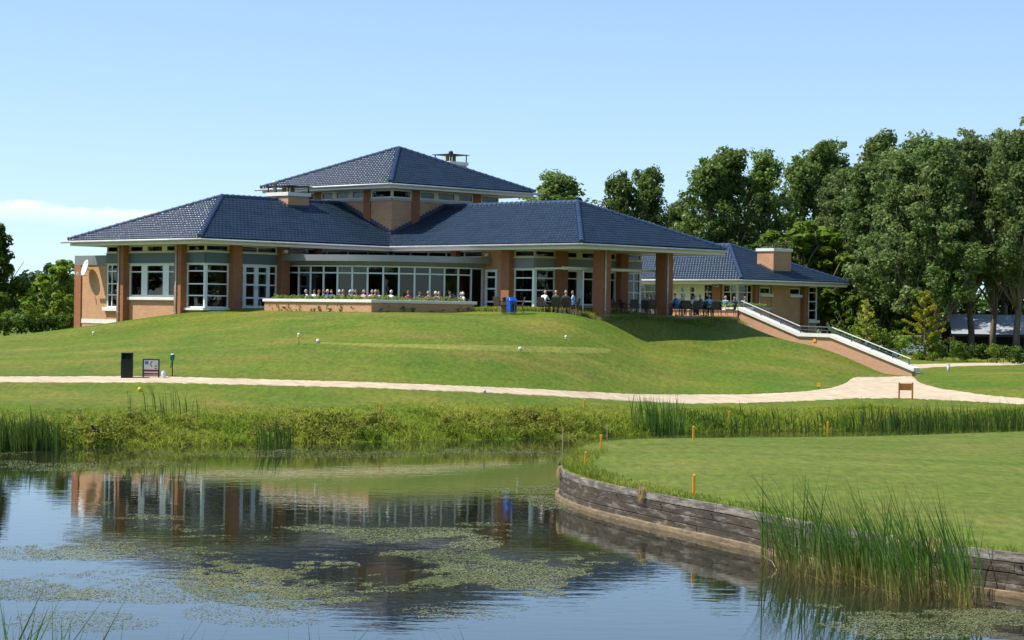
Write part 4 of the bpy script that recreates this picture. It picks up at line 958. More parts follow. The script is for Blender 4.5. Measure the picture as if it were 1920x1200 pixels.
P_DRK = tree_proto(9, 6.6, 0.8, round_shape, M["dark_leaf"], 0.20, 150, 70, 71, 0.2)
G1, G2 = "poplars behind the clubhouse", "tall poplars at the edge of the car park"
for i, (x, yt, D, pr, w, lab) in enumerate([
    (1045, 325, 176, 0, 1.25, "round topped poplar seen between the tower roof and the right wing"),
    (1165, 322, 172, 1, 0.75, "slightly tilted poplar rising over the ridge of the right wing"),
    (1215, 314, 176, 2, 0.72, "taller of the two poplars over the ridge of the right wing"),
    (1275, 376, 182, 0, 0.85, "low far poplar in the gap above the right wing hip"),
    (1330, 296, 168, 1, 0.85, "broad poplar beside the tallest gap left of the pavilion roof"),
    (1368, 276, 170, 2, 0.80, "poplar with a rounded double top above the pavilion ridge"),
    (1435, 284, 172, 0, 0.80, "narrow poplar standing behind the pavilion chimney"),
    (1505, 292, 176, 1, 0.80, "poplar half hidden behind the mass right of the pavilion chimney"),
    (1548, 262, 178, 2, 0.85, "light topped poplar right of the pavilion chimney"),
    (1655, 250, 184, 0, 0.85, "far poplar whose dark rounded head tops the row")]):
    put_tree(P_POP[pr], "poplar_tree", x, yt, D, 15.2, lab, group=G1, wscale=w * 1.15)
for i, (x, yt, D, pr, w, lab) in enumerate([
    (1572, 345, 164, 0, 0.95, "bushy grey green poplar just behind the pavilion's end wall"),
    (1628, 300, 160, 1, 0.95, "grey green poplar above the bare young conifer"),
    (1690, 282, 152, 2, 0.92, "grey green poplar left of the golden conifer top"),
    (1760, 262, 150, 0, 0.90, "grey green poplar right of the golden conifer"),
    (1825, 248, 153, 1, 0.88, "tall grey green poplar above the shed's near end"),
    (1868, 256, 157, 2, 0.86, "grey green poplar second from the right edge of the photo"),
    (1912, 236, 150, 0, 0.90, "tallest grey green poplar at the right edge of the photo"),
    (1588, 318, 163, 2, 1.0, "grey green poplar filling the gap right of the pavilion chimney"),
    (1655, 292, 164, 1, 1.0, "grey green poplar deep in the row above the half bare conifer"),
    (1728, 262, 165, 0, 1.0, "grey green poplar deep in the row above the golden conifer"),
    (1792, 256, 164, 2, 1.0, "grey green poplar deep in the row left of the shed"),
    (1890, 250, 166, 1, 1.0, "grey green poplar deep in the row above the shed"),
    (1990, 240, 152, 1, 0.95, "grey green poplar leaning in past the right edge of the photo")]):
    put_tree(P_SIL[pr] if x < 1790 else P_HI[pr % 2], "poplar_tree", x, yt, D, 15.2, lab, group=G2, wscale=w * 1.12)
for x, yt, D, w, lab in ((1500, 415, 160, 1.3, "bright green shrub tree behind the pavilion chimney"), (1600, 556, 156, 0.8, "bright green bush right of the pavilion's end window"), (1625, 585, 146, 1.0, "low green bush under the half bare conifer"),
                         (115, 488, 132, 1.1, "bright green young tree beside the annex wall"), (78, 520, 137, 1.2, "bright green bush between the dark tree and the annex")):
    put_tree(P_BRI, "leafy_bush", x, yt, D, 6.2, lab, "bush", "bright green bushes", w)
put_tree(P_DRK, "dark_tree", -22, 404, 128, 9.3, "big dark green tree at the left edge of the photo", wscale=0.92)
for x, yt, D, w, lab in ((1655, 530, 152, 1.3, "dark undergrowth bush behind the bare young conifer"), (1710, 535, 152, 1.4, "dark undergrowth bush behind the golden conifer"), (1815, 552, 178, 1.5, "dark bush behind the near end of the shed"), (1885, 545, 180, 1.6, "dark bush behind the far end of the shed"), (1250, 470, 168, 1.4, "dark bush seen past the porch pier"), (1320, 480, 170, 1.3, "dark bush above the pavilion roof end"), (1440, 440, 165, 1.2, "dark bush behind the pavilion ridge")):
    put_tree(P_DRK, "dark_bush", x, yt, D, 9.3, lab, "bush", "dark bushes under the poplars", w)
SIDE = [(-58 + random.uniform(-5, 5), 62 + 7 * k + random.uniform(-2, 2)) for k in range(12)] + [(62 + random.uniform(-5, 5), 55 + 8 * k + random.uniform(-2, 2)) for k in range(11)]
for i, (x, y) in enumerate(SIDE):                               # tree belts on both sides of the course, mirrored in the curved front
    e = tag(empty("poplar_tree", (x, y, gz(x, y)), random.uniform(0, 6)), "poplar in the belt beyond the %s side of the photo" % ("left" if x < 0 else "right"), "tree", "tree belt beyond the %s side" % ("left" if x < 0 else "right")); e.scale = [random.uniform(0.7, 0.95)] * 3
    tm, cm = P_SIL[i % 3]; link("trunk", tm, e); link("crown", cm, e)
for i in range(22):                                             # woods on the near side of the pond, mirrored in the window panes
    x = -62 + i * 6.0 + random.uniform(-2, 2); y = -38 + random.uniform(-14, 10)
    e = tag(empty("poplar_tree", (x, y, gz(x, y)), random.uniform(0, 6)), "poplar in the wood on the photographer's side of the pond", "tree", "wood behind the photographer"); e.scale = [random.uniform(0.75, 1.1)] * 3
    tm, cm = P_POP[i % 3]; link("trunk", tm, e); link("crown", cm, e)
# far pine wood on the left and along the horizon: one mass
rng = np.random.default_rng(5); C, Rr = [], []
def wood(x0, x1, y, h0, h1, n_):
    for _ in range(n_):
        x = rng.uniform(x0, x1); yy = y + rng.uniform(-14, 14); h = rng.uniform(h0, h1)
        for t in np.linspace(0.12, 1, 6):
            w = 2.6 * (1 - 0.75 * t); a_ = rng.uniform(0, 6.28)
            C.append((x + w * 0.5 * math.cos(a_), yy + w * 0.5 * math.sin(a_), 2 + h * t)); Rr.append(0.5 + w * 0.55)
wood(-95, -30, 255, 4.0, 6.6, 150); wood(20, 150, 260, 6, 10, 190); wood(-30, 20, 270, 5, 8, 60); wood(-190, -95, 255, 5, 8, 80); wood(150, 230, 250, 8, 12, 60)
V, Fq = leaf_cloud(np.array(C), np.array(Rr), 26, 0.42, rng=rng)
o = link("pine_wood", np_mesh("pine_wood", V, [Fq], M["pine"])); tag(o, "distant mass of pines along the horizon behind the annex", "wood", kind="stuff")

# golden and bare young conifers by the hedge
def conifer(name, px, py_top, D, leaf, dens, label, width):
    q = at(px, py_top, D); bz = gz(q.x, D); H = q.z - bz; rng = np.random.default_rng(int(px)); random.seed(int(px))
    e = tag(empty(name, (q.x, D, bz)), label, "tree", "young conifers by the hedge")
    tb = MB(); limb(tb, (0, 0, -0.2), (0.05, 0, H), 0.085, 0.012, 0.02, 7); C, Rr = [], []
    for k in range(26):
        t = 0.16 + 0.82 * k / 26; a_ = k * 2.4; ln = width * (1.05 - t) ** 0.75 * rng.uniform(0.75, 1.15)
        c1 = (ln * math.cos(a_), ln * math.sin(a_), H * t + ln * 0.42); limb(tb, (0, 0, H * t), c1, 0.018, 0.005, 0.02, 4)
        for s in np.linspace(0.25, 1.0, 6): C.append((c1[0] * s, c1[1] * s, H * t + (c1[2] - H * t) * s)); Rr.append(0.10 + 0.05 * rng.random())
    C.append((0.05, 0, H)); Rr.append(0.12)
    tb.build("trunk", M["bark"], e, True); V, Fq = leaf_cloud(np.array(C), np.array(Rr), dens, 0.055, rng=rng); link("crown", np_mesh("crown", V, [Fq], leaf), e)
conifer("young_conifer", 1735, 546, 133, M["gold"], 40, "golden yellow young conifer standing behind the hedge", 1.65)
conifer("young_conifer", 1625, 562, 133, M["weed"], 8, "thin half bare young conifer left of the golden one", 1.0)

# hedges: one long clipped mass and loose shrubs
def shrub(name, px, D, w, h, leaf, label, cat="shrub", group=None, dep=0.8, per=38, size=0.075, py=None):
    q = at(px, 640, D); bz = gz(q.x, D); rng = np.random.default_rng(int(px * 7 + D) + 2000); n_ = max(8, int(w * h * 16))
    C = np.column_stack([rng.uniform(-w / 2, w / 2, n_), rng.uniform(-dep / 2, dep / 2, n_), h * (0.12 + 0.80 * rng.uniform(0, 1, n_) ** 0.8)]); Rr = rng.uniform(0.16, 0.30, n_)
    e = tag(empty(name, (q.x, D, bz)), label, cat, group); V, Fq = leaf_cloud(C, Rr, per, size, rng=rng)
    tb = MB()
    for k in range(max(3, int(w * 2))): x = rng.uniform(-w / 2, w / 2) * 0.9; limb(tb, (x, 0, -0.1), (x + rng.uniform(-.2, .2), rng.uniform(-.2, .2), h * 0.8), 0.02, 0.006, 0.04, 4)
    tb.build("stem", M["bark"], e); link("crown", np_mesh("crown", V, [Fq], leaf), e); return e
for k, (px, w, h) in enumerate(((1768, 2.5, 1.12), (1836, 2.5, 1.08), (1904, 2.5, 1.05), (1975, 2.6, 1.05))):
    shrub("clipped_hedge", px, 136.5, w, h, M["dark_leaf"], ["clipped hedge section beside the white car", "clipped hedge section below the shed's near end", "clipped hedge section at the stake frame by the photo's edge", "clipped hedge section past the right edge of the photo"][k], "hedge", "clipped hedge")
for k, (px, D, w, h, lab) in enumerate(((1600, 134, 2.2, 1.75, "loose shrub right behind the stair landing rail"), (1632, 133.5, 2.0, 1.8, "loose shrub under the half bare conifer"), (1668, 134, 1.8, 1.6, "loose shrub in front of the car's rear"),
        (1700, 133, 0.9, 1.35, "thin loose shrub before the middle of the car"), (1738, 133.5, 1.6, 1.75, "loose shrub under the golden conifer"), (1800, 134, 0.9, 1.2, "shrub growing out of the hedge below the shed"), (1865, 134, 0.7, 1.15, "small shrub beside the stake frame"), (1723, 132, 0.4, 0.4, "knee high shrub in front of the car wheel"), (1748, 131.5, 0.5, 0.5, "low shrub on the grass in front of the hedge"))):
    shrub("loose_shrub", px, D, w, h, M["bright"], lab, group="loose shrubs along the path", per=26)
for k, (px, w, h) in enumerate(((10, 2.6, 1.25), (70, 2.4, 1.2), (125, 2.0, 1.15), (-45, 2.4, 1.2))):
    shrub("boundary_hedge", px, 124, w, h, M["dark_leaf"], ["rough hedge section below the big dark tree", "rough hedge section below the bright bushes", "rough hedge section touching the annex wall", "rough hedge section past the left edge of the photo"][k], "hedge", "rough hedge left of the clubhouse", per=34)

# ---------------------------------------------------------------- grass, reeds, weeds
def blades(x, y, z, h, w, lean, rng, wind=(-0.5, 0.0), arch=0.5):
    N = len(x); a_ = rng.uniform(0, 2 * np.pi, N); sx, sy = np.cos(a_) * w / 2, np.sin(a_) * w / 2
    lx = (rng.normal(0, 1, N) * lean + wind[0] * lean) * h; ly = (rng.normal(0, 1, N) * lean + wind[1] * lean) * h
    B = np.column_stack([x, y, z])
    def pt(t, wd, s):
        c = B + np.column_stack([lx * t ** 2, ly * t ** 2, h * (t - arch * 0.25 * t ** 3 * lean)])
        return c + np.column_stack([sx, sy, np.zeros(N)]) * (wd * s)
    V = np.stack([pt(0, 0.9, -1), pt(0, 0.9, 1), pt(0.5, 1, -1), pt(0.5, 1, 1), pt(1, 0, 0)], 1).reshape(-1, 3)
    o = np.arange(N)[:, None] * 5
    return V, [np.concatenate([o + 0, o + 1, o + 3, o + 2], 1), np.concatenate([o + 2, o + 3, o + 4], 1)]
def scatter_blades(name, x, y, z, h, w, lean, mt, seed, label, cat, kind="stuff", wind=(-0.5, 0), parts=None):
    V, Fq = blades(x, y, z, h, w, lean, np.random.default_rng(seed), wind); o = link(name, np_mesh(name, V, Fq, mt)); tag(o, label, cat, kind=kind); return o
rng = np.random.default_rng(3)
sx_, sy_ = np.array([a_[0] for a_ in SHORE]), np.array([a_[1] for a_ in SHORE])
def shore_y(x): return np.interp(x, sx_, sy_)
N = 52000
x = rng.uniform(-26, 30, N); off = rng.uniform(0, 1, N) ** 1.25 * 5.0 - 0.25; y = shore_y(x) + off
tx, ty = rng.uniform(-26, 30, 2600), rng.uniform(0, 1, 2600) ** 1.2 * 4.8
ti = rng.integers(0, 2600, N); isT = rng.uniform(0, 1, N) < 0.6
x = np.where(isT, tx[ti] + rng.normal(0, .13, N), x); off = np.where(isT, ty[ti] + rng.normal(0, .13, N), off); y = shore_y(x) + off
tuft = np.where(isT, np.sin(ti * 12.9898) * 1.5, 0) + np.sin(x * 1.7 + 1.3 * np.sin(y * 1.1)) * np.sin(y * 1.9 + x * 0.6) + 0.6 * np.sin(x * 4.1 + y * 2.3)
h = (0.13 + 0.075 * tuft + rng.uniform(0, 0.15, N)) * np.interp(off, [-0.3, 0.4, 2.0, 3.4, 5.0], [0.8, 1.0, 0.95, 0.45, 0.12])
h = np.clip(h, 0.05, 0.9); keep = rng.uniform(0, 1, N) < np.interp(off, [0, 3, 5], [1, 1, 0.6])
x, y, h = x[keep], y[keep], h[keep]
scatter_blades("bank_grass", x, y, ground(x, y) - 0.02, h * 1.1, 0.032, 0.85, M["blade"], 8, "long rough grass covering the far bank of the pond", "grass")
# yellowish broad leaved weeds at the waterline
C, Rr = [], []
for _ in range(560):
    xx = rng.uniform(-15, 4.5); 
    if rng.random() > 0.45 + 0.5 * math.sin(xx * 0.9 + 1.0) + 0.25 * math.sin(xx * 2.3): continue
    o_ = rng.uniform(0.05, 2.0); yy = float(shore_y(xx)) + o_; C.append((xx, yy, gz(xx, yy) + rng.uniform(0.05, 0.32))); Rr.append(rng.uniform(0.12, 0.30))
V, Fq = leaf_cloud(np.array(C), np.array(Rr), 44, 0.045, rng=rng); tag(link("waterside_weeds", np_mesh("waterside_weeds", V, [Fq], M["weed"])), "low yellow green weeds along the water's edge", "weeds", kind="stuff")
# rim of longer grass on the green
N = 9000; s = rng.uniform(0, 36, N); PN = [w_at(v) for v in s]; inn = 0.03 + rng.uniform(0, 1, N) ** 2.2 * 0.75
x = np.array([P_[0] - n_[0] * i for (P_, n_), i in zip(PN, inn)]); y = np.array([P_[1] - n_[1] * i for (P_, n_), i in zip(PN, inn)])
z = np.array([green_z(a_, b_) for a_, b_ in zip(x, y)]); h = rng.uniform(0.03, 0.13, N) * np.where(s < 9, 1.6, 1.0)
scatter_blades("rim_grass", x, y, z - 0.01, h, 0.012, 0.4, M["blade"], 12, "uncut grass rim along the top of the timber wall", "grass")
bk = catmull(BACK, 6); N = 9000; k_ = rng.integers(0, len(bk) - 1, N); t_ = rng.uniform(0, 1, N)
P_ = np.array(bk)[k_] * (1 - t_[:, None]) + np.array(bk)[k_ + 1] * t_[:, None]; P_ += rng.normal(0, 0.16, (N, 2)) - np.array([0.0, -0.1])
scatter_blades("rim_grass", P_[:, 0], P_[:, 1], np.full(N, 0.60), rng.uniform(0.10, 0.34, N), 0.016, 0.4, M["blade"], 13, "uncut grass along the far edge of the green", "grass")
# tufts of dead grass hanging over the planks and dark grass along the terrace edge
for k, s_ in enumerate((3.9, 5.6, 11.8, 21.5, 22.3)):
    P_, nn = w_at(s_); r3 = np.random.default_rng(k); nt = 70
    e = tag(empty("hanging_tuft", (P_[0] + nn[0] * .06, P_[1] + nn[1] * .06, .70)), ["small dead tuft hanging at the tip of the timber wall", "dead tuft hanging near the tip of the timber wall", "dead tuft hanging halfway along the timber wall", "broad dead tuft on the wall right of the reeds", "second dead tuft on the wall right of the reeds"][k], "tuft", "dead tufts on the timber wall")
    a_ = r3.normal(0, .10, nt); d = r3.uniform(.10, .30, nt); vs_, fs = [], []
    for i in range(nt):
        t = np.array([-nn[1], nn[0]]); b0 = t * a_[i] + nn * r3.uniform(0, .05); b1 = b0 + nn * r3.uniform(.02, .07) + t * r3.normal(0, .03); o_ = len(vs_)
        vs_ += [(b0[0] - .008 * t[0], b0[1] - .008 * t[1], r3.uniform(0, .1)), (b0[0] + .008 * t[0], b0[1] + .008 * t[1], r3.uniform(0, .1)), (b1[0], b1[1], -d[i])]; fs.append((o_, o_ + 1, o_ + 2))
    tb = MB(); tb.add(vs_, fs); tb.build("strands", M["straw"], e)
N = 5200; t_ = rng.uniform(0, 1, N); seg = rng.integers(0, 4, N)
E0 = np.array([(9.6, -9.9), (11.4, -12.7), (14.5, -13.35), (21.5, -13.4), (26.6, -12.9)]); PQ_ = E0[seg] * (1 - t_[:, None]) + E0[seg + 1] * t_[:, None] + rng.normal(0, .16, (N, 2)) + np.array([-.05, -.15])
x = LX + PQ_[:, 0] * AX - PQ_[:, 1] * AY; y = LY + PQ_[:, 0] * AY + PQ_[:, 1] * AX
scatter_blades("edge_grass", x, y, ground(x, y) - .02, rng.uniform(.10, .34, N), .022, .7, M["blade"], 15, "unmown grass fringe along the terrace edge", "grass")
# reed beds
def reed_bed(label, pts, n_, h0, h1, seed, spread, w=0.030, base=None, group="reeds in and beside the pond", wind=(-1.0, 0.1), lean=0.10, mk="blade_dark"):
    rng = np.random.default_rng(seed); P_ = np.array(pts, float); k_ = rng.integers(0, len(P_), n_)
    x = P_[k_, 0] + rng.normal(0, spread, n_); y = P_[k_, 1] + rng.normal(0, spread, n_)
    z = np.maximum(ground(x, y), -0.15) if base is None else np.full(n_, base)
    h = rng.uniform(h0, h1, n_) * (0.72 + 0.28 * rng.uniform(0, 1, n_)); V, Fq = blades(x, y, z, h, w * rng.uniform(0.7, 1.3, n_), lean, rng, wind)
    me = np_mesh("reeds", V, Fq, M[mk]); o = link("reed_bed", me); tag(o, label, "reeds", group, kind="stuff"); return o
def lerp_pts(a_, b_, k): return [(a_[0] + (b_[0] - a_[0]) * i / (k - 1), a_[1] + (b_[1] - a_[1]) * i / (k - 1)) for i in range(k)]
def wat(px, py): r = ray(px, py); t = -EYE / r[2]; return (r[0] * t, r[1] * t)
clumps = []
for i in range(20):
    cx = 1470 + 18 * i + random.uniform(-8, 8); clumps.append(wat(cx, 1047 + (cx - 1480) * 0.164 + 9 + random.uniform(0, 22 + 16 * math.sin(i / 20 * math.pi))))
reed_bed("tall green reeds standing in the water before the timber wall", clumps, 660, 0.95, 2.15, 31, 0.13, 0.020, base=-0.1, lean=0.17, wind=(-1.35, 0.0), mk="cattail")
reed_bed("dead straw stalks among the tall reeds by the wall", clumps, 130, 0.15, 0.55, 131, 0.16, 0.016, base=-0.05, lean=0.9, mk="straw")
reed_bed("few separate reed stems left of the tall clump by the wall", [wat(1466, 1060), wat(1490, 1075), wat(1435, 1045)], 26, 0.8, 1.75, 32, 0.05, 0.020, base=-0.1, lean=0.17, mk="cattail")
reed_bed("reeds on the bank at the left edge of the photo", [wat(v, 846 - v * 0.04) for v in (-40, -15, 5, 20, 35, 50, 62, 75, 88, 98)], 420, 0.9, 1.4, 33, 0.30, 0.035, lean=0.09)
reed_bed("slim group of reeds on the far bank below the planter", [wat(503, 838), wat(512, 836), wat(524, 837), wat(535, 836)], 80, 0.9, 1.35, 34, 0.14, 0.030)
reed_bed("sparse reeds rising from the far bank grass", [wat(v, 826) for v in (275, 310, 345)], 40, 0.9, 1.3, 35, 0.35, 0.025)
reed_bed("reeds on the far bank behind the channel", [wat(v, 812) for v in (1210, 1222, 1235, 1247, 1258, 1270)], 240, 1.0, 1.5, 36, 0.32, 0.034)
reed_bed("dark grass clump between the two reed beds of the far bank", [wat(v, 808) for v in (1295, 1310, 1325, 1340)], 260, 0.25, 0.6, 37, 0.35, 0.026)
reed_bed("reed bed behind the green left of the wooden notice board", [(q[0], q[1]) for q in lerp_pts((8.2, 84.3), (13.0, 86.5), 12)], 260, 0.35, 0.95, 38, 0.45, 0.032)
reed_bed("dense reed bed behind the green at the right edge of the photo", [(q[0], q[1]) for q in lerp_pts((14.2, 86.6), (25, 89), 16)], 1500, 0.75, 1.45, 39, 0.55, 0.032)
reed_bed("foreground reed tips in the lower left corner", [(-4.95, 21.3), (-4.6, 21.6), (-4.3, 21.2), (-5.1, 22)], 120, 1.2, 1.85, 40, 0.30, 0.020, base=0.0, wind=(0.6, 0), lean=0.2)
reed_bed("foreground reed tips at the bottom left of the middle", [(-2.15, 22), (-1.8, 22.2), (-3.4, 22)], 26, 1.1, 1.5, 41, 0.14, 0.018, base=0.0, wind=(0.8, 0), lean=0.2)
reed_bed("foreground reed tips at the bottom middle", [(-0.35, 22), (-0.1, 22.1)], 10, 1.1, 1.4, 42, 0.2, 0.018, base=0.0, lean=0.2)
# floating pondweed: small flecks gathered into mats
MATS = [(800, 1062, 330, 52, 1.3), (640, 1090, 230, 40, 1.0), (1080, 1046, 170, 14, 0.9), (720, 1033, 110, 10, 0.9), (580, 992, 75, 6, 1.0), (430, 992, 150, 7, .9), (400, 1012, 130, 9, 1.0), (280, 971, 60, 6, .9), (270, 943, 110, 5, .9), (395, 962, 30, 4, .8),
        (260, 1030, 160, 28, .8), (120, 1040, 140, 14, .5), (80, 1105, 110, 16, .7), (300, 1090, 190, 30, .45), (1000, 920, 70, 14, 1.2), (1040, 935, 40, 16, 1.2), (990, 905, 40, 5, .8), (840, 1003, 40, 4, .9), (920, 983, 60, 3, .7), (590, 905, 70, 5, .6), (330, 890, 160, 5, .6), (120, 872, 180, 9, .8), (60, 850, 90, 8, .8),
        (650, 850, 300, 6, .6), (900, 848, 200, 7, .5), (1180, 828, 110, 4, 1.2), (1240, 820, 80, 3, 1.2), (1560, 1132, 80, 9, .8), (1760, 1150, 170, 14, .8), (1720, 1180, 160, 14, .7), (1900, 1160, 90, 16, .7), (1660, 1092, 160, 8, .6), (1100, 1115, 90, 10, .35), (880, 1140, 190, 16, .25), (1400, 1100, 80, 8, .3), (1240, 985, 60, 8, .3), (1130, 1000, 50, 5, .3), (500, 1150, 120, 18, .25), (150, 1165, 120, 14, .3), (690, 1140, 150, 12, .3)]
def fbm(x, y, seed, octv=5):
    r = np.random.default_rng(seed); out = np.zeros(len(x)); amp = 1.0; tot = 0
    for o_ in range(octv):
        g_ = r.uniform(0, 1, (64, 64)); xi, yi = np.floor(x).astype(int), np.floor(y).astype(int); fx, fy = x - xi, y - yi; fx, fy = fx * fx * (3 - 2 * fx), fy * fy * (3 - 2 * fy)
        gg = lambda a_, b_: g_[a_ % 64, b_ % 64]
        out += amp * ((gg(xi, yi) * (1 - fx) + gg(xi + 1, yi) * fx) * (1 - fy) + (gg(xi, yi + 1) * (1 - fx) + gg(xi + 1, yi + 1) * fx) * fy); tot += amp; amp *= 0.62; x, y = x * 2.03 + 11.3, y * 2.03 + 5.7
    return out / tot
PX, PY = [], []
for cx, cy, rx, ry, dn in MATS:
    rx, ry = rx * 1.35, ry * 1.4
    k = int(dn * rx * ry * 4.6); r = np.sqrt(rng.uniform(0, 1, k)); a_ = rng.uniform(0, 2 * np.pi, k)
    px_, py_ = cx + rx * r * np.cos(a_), cy + ry * r * np.sin(a_)
    sy = (py_ - 590) ; W0 = 4.25 * 4177 / sy                        # patches are shaped on the water, not on the picture
    f = fbm((px_ - 960) * W0 / 4177 * 0.42 + 40, W0 * 0.30 + 40, 77) - 0.50 - 0.16 * (r ** 2 - 0.45)
    g2 = fbm((px_ - 960) * W0 / 4177 * 4.0 + 9, W0 * 2.2 + 3, 78, 3) - 0.5
    m_ = rng.uniform(0, 1, k) < np.clip((f * 7 + g2 * 1.6 + (0.32 if dn > 0.95 else 0.12)), 0, 0.44); PX.append(px_[m_]); PY.append(py_[m_])
PX, PY = np.concatenate(PX), np.concatenate(PY)
W_ = np.array([wat(a_, b_) for a_, b_ in zip(PX, PY)]); N = len(W_)
a_ = rng.uniform(0, 2 * np.pi, N); sz = rng.uniform(0.005, 0.014, N) * (W_[:, 1] / 38) ** 0.8
el = rng.uniform(1.0, 2.6, N); zt = 0.004 + rng.uniform(0, 0.004, N)
V = np.stack([np.column_stack([W_[:, 0] + sz * el * np.cos(t) * np.cos(a_) - sz * np.sin(t) * np.sin(a_), W_[:, 1] + sz * el * np.cos(t) * np.sin(a_) + sz * np.sin(t) * np.cos(a_), zt + rng.uniform(0, .006, N)]) for t in (0.2, 1.5, 2.9, 4.1, 5.3)], 1).reshape(-1, 3)
M["algae"] = leaf_mat("pondweed", (0.150, 0.175, 0.060), (0.25, 0.265, 0.135), 0.15, 0.5, 0.6)
ok = ground(W_[:, 0], W_[:, 1]) < 0.02
Fq = np.arange(5 * N).reshape(-1, 5)[ok]
o = link("pondweed", np_mesh("pondweed", V, [Fq], M["algae"])); tag(o, "mats of pale green pondweed floating on the pond", "pondweed", kind="stuff")
# ---------------------------------------------------------------- terrace, planters, stairs
def lw(p_, q_): v = loc2w(p_, q_, 0); return (v.x, v.y)
ter = [(9.52, -9.5), (11.3, -12.4), (14.4, -13.2), (21.5, -13.2), (26.5, -12.6), (30, -10), (30, 5.94), (22.2, 5.94), (22.2, -9.48), (13.9, -9.48), (13.9, -5.7), (12.6, -5.7), (12.6, -8.6), (9.52, -8.6)]
sunk = [(3.0, 1.04), (3.0, -9.5), (9.5, -9.5), (9.5, -8.59), (12.59, -8.59), (12.59, -5.6)] + [arc(RAD + 0.06, math.pi / 2 * (1 - k / 10)) for k in range(1, 11)] + [(6.8, 1.04)]
tag(MB().prism([lw(*c) for c in sunk], 3.2, 4.24).build("terrace_paving", M["paving"]), "sunken paved terrace between the long planter and the curved windows", "terrace", kind="structure")
tag(MB().prism([lw(*c) for c in ter], 3.4, 4.372).build("terrace_paving", M["paving"]), "paved terrace around the clubhouse front", "terrace", kind="structure")
pl = tag(empty("brick_planter", (LX, LY, 0), AL), "long brick planter with white coping in front of the curved windows", "planter")
part(pl, "wall", "brick", (2.72, 2.95, -9.76, -1.75, 3.6, 4.755)); part(pl, "wall", "brick", (2.951, 9.5, -9.76, -9.53, 3.6, 4.755)); part(pl, "wall", "brick", (9.27, 9.5, -9.529, -8.7, 3.6, 4.755), (2.951, 3.6, -1.98, -1.75, 3.6, 4.755))
part(pl, "coping", "stone", (2.64, 3.02, -9.40, -1.68, 4.757, 4.90), bevel=0.012); part(pl, "coping", "stone", (2.64, 9.60, -9.84, -9.402, 4.757, 4.903), bevel=0.012)
part(pl, "soil", "bark", (2.96, 3.6, -9.5, -2.0, 4.4, 4.80), (3.61, 9.26, -9.52, -8.8, 4.4, 4.80))
def plants(name, runs, label, seed, hmax=0.22):
    rng = np.random.default_rng(seed); C, Rr = [], []
    for (p0, q0), (p1, q1), n_ in runs:
        for _ in range(n_):
            t = rng.uniform(0, 1); w_ = loc2w(p0 + (p1 - p0) * t + rng.normal(0, .12), q0 + (q1 - q0) * t + rng.normal(0, .12), 4.84 + rng.uniform(0, hmax)); C.append(tuple(w_)); Rr.append(rng.uniform(0.07, 0.14))
    V, Fq = leaf_cloud(np.array(C), np.array(Rr), 24, 0.042, rng=rng); tag(link(name, np_mesh(name, V, [Fq], M["planter_leaf"])), label, "plants", kind="stuff")
M["planter_leaf"] = leaf_mat("planter_leaf", (0.21, 0.30, 0.05), (0.36, 0.42, 0.12), 0.4, 3.0)
plants("planter_plants", [((3.2, -9.2), (3.2, -1.9), 150), ((3.3, -9.3), (9.3, -9.25), 130)], "pale green trailing plants filling the long brick planter", 4)
rng = np.random.default_rng(17); C, Rr = [], []
for k in range(34):
    u = rng.uniform(0, 1); side = k % 2; w_ = loc2w(2.62, -9.6 + u * 7.6, 4.28) if side else loc2w(2.9 + u * 6.4, -9.86, 4.28)
    for j in range(rng.integers(2, 6)): C.append((w_.x + rng.normal(0, .08), w_.y + rng.normal(0, .05), 4.22 + rng.uniform(0, .4))); Rr.append(0.07)
V, Fq = leaf_cloud(np.array(C), np.array(Rr), 10, 0.035, rng=rng); tag(link("creeper", np_mesh("creeper", V, [Fq], M["dark_leaf"])), "thin creepers climbing the brick face of the long planter", "creepers", kind="stuff")
# dry brushwood along the terrace edge
tw = MB(); random.seed(4)
for k in range(520):
    t = random.uniform(0, 1); p0, q0 = ((9.6 + t * 2.0, -10.0 - t * 3.0), (11.6 + t * 3.4, -13.1 - t * 0.5), (15 + t * 11.5, -13.6 + t * 0.5))[k % 3]
    w_ = loc2w(p0 + random.gauss(0, .12), q0 - random.uniform(0, .5), 0); g_ = gz(w_.x, w_.y); a_ = random.uniform(0, 3.14); ln = random.uniform(.12, .4)
    tw.tube([(w_.x, w_.y, g_), (w_.x + math.cos(a_) * ln * .5, w_.y + math.sin(a_) * ln * .5, g_ + random.uniform(.05, .2)), (w_.x + math.cos(a_) * ln, w_.y + math.sin(a_) * ln, g_ + random.uniform(.02, .22))], 0.007, 3, False)
tag(tw.build("brushwood", M["twig"]), "dry brown twigs lying along the terrace edge", "twigs", kind="stuff")

# outside stairs: parapet in two flights with a landing
ST0, SD = Vector((12.2, 120.0, 0)), Vector((0.708, -0.706, 0)).normalized(); SN = Vector((-SD.y, SD.x, 0))   # SN points up the hill, away from the pond
st = tag(empty("outside_stairs", (12.2, 120.0, 0), math.atan2(SD.y, SD.x)), "outside stairs with brick parapet and white coping beside the terrace", "stairs")
prof = [(0, 4.87), (4.04, 3.54), (6.09, 3.52), (11.2, 1.94)]
def run(mb, y0, y1, top, bot, pts):
    vs_, fs = [], []
    for x, z in pts: vs_ += [(x, y0, z - bot), (x, y1, z - bot), (x, y1, z - top), (x, y0, z - top)]
    for i in range(len(pts) - 1):
        for j in range(4): fs.append((i * 4 + j, (i + 1) * 4 + j, (i + 1) * 4 + (j + 1) % 4, i * 4 + (j + 1) % 4))
    fs += [(0, 1, 2, 3), tuple((len(pts) - 1) * 4 + j for j in (3, 2, 1, 0))]; mb.add(vs_, fs); return mb
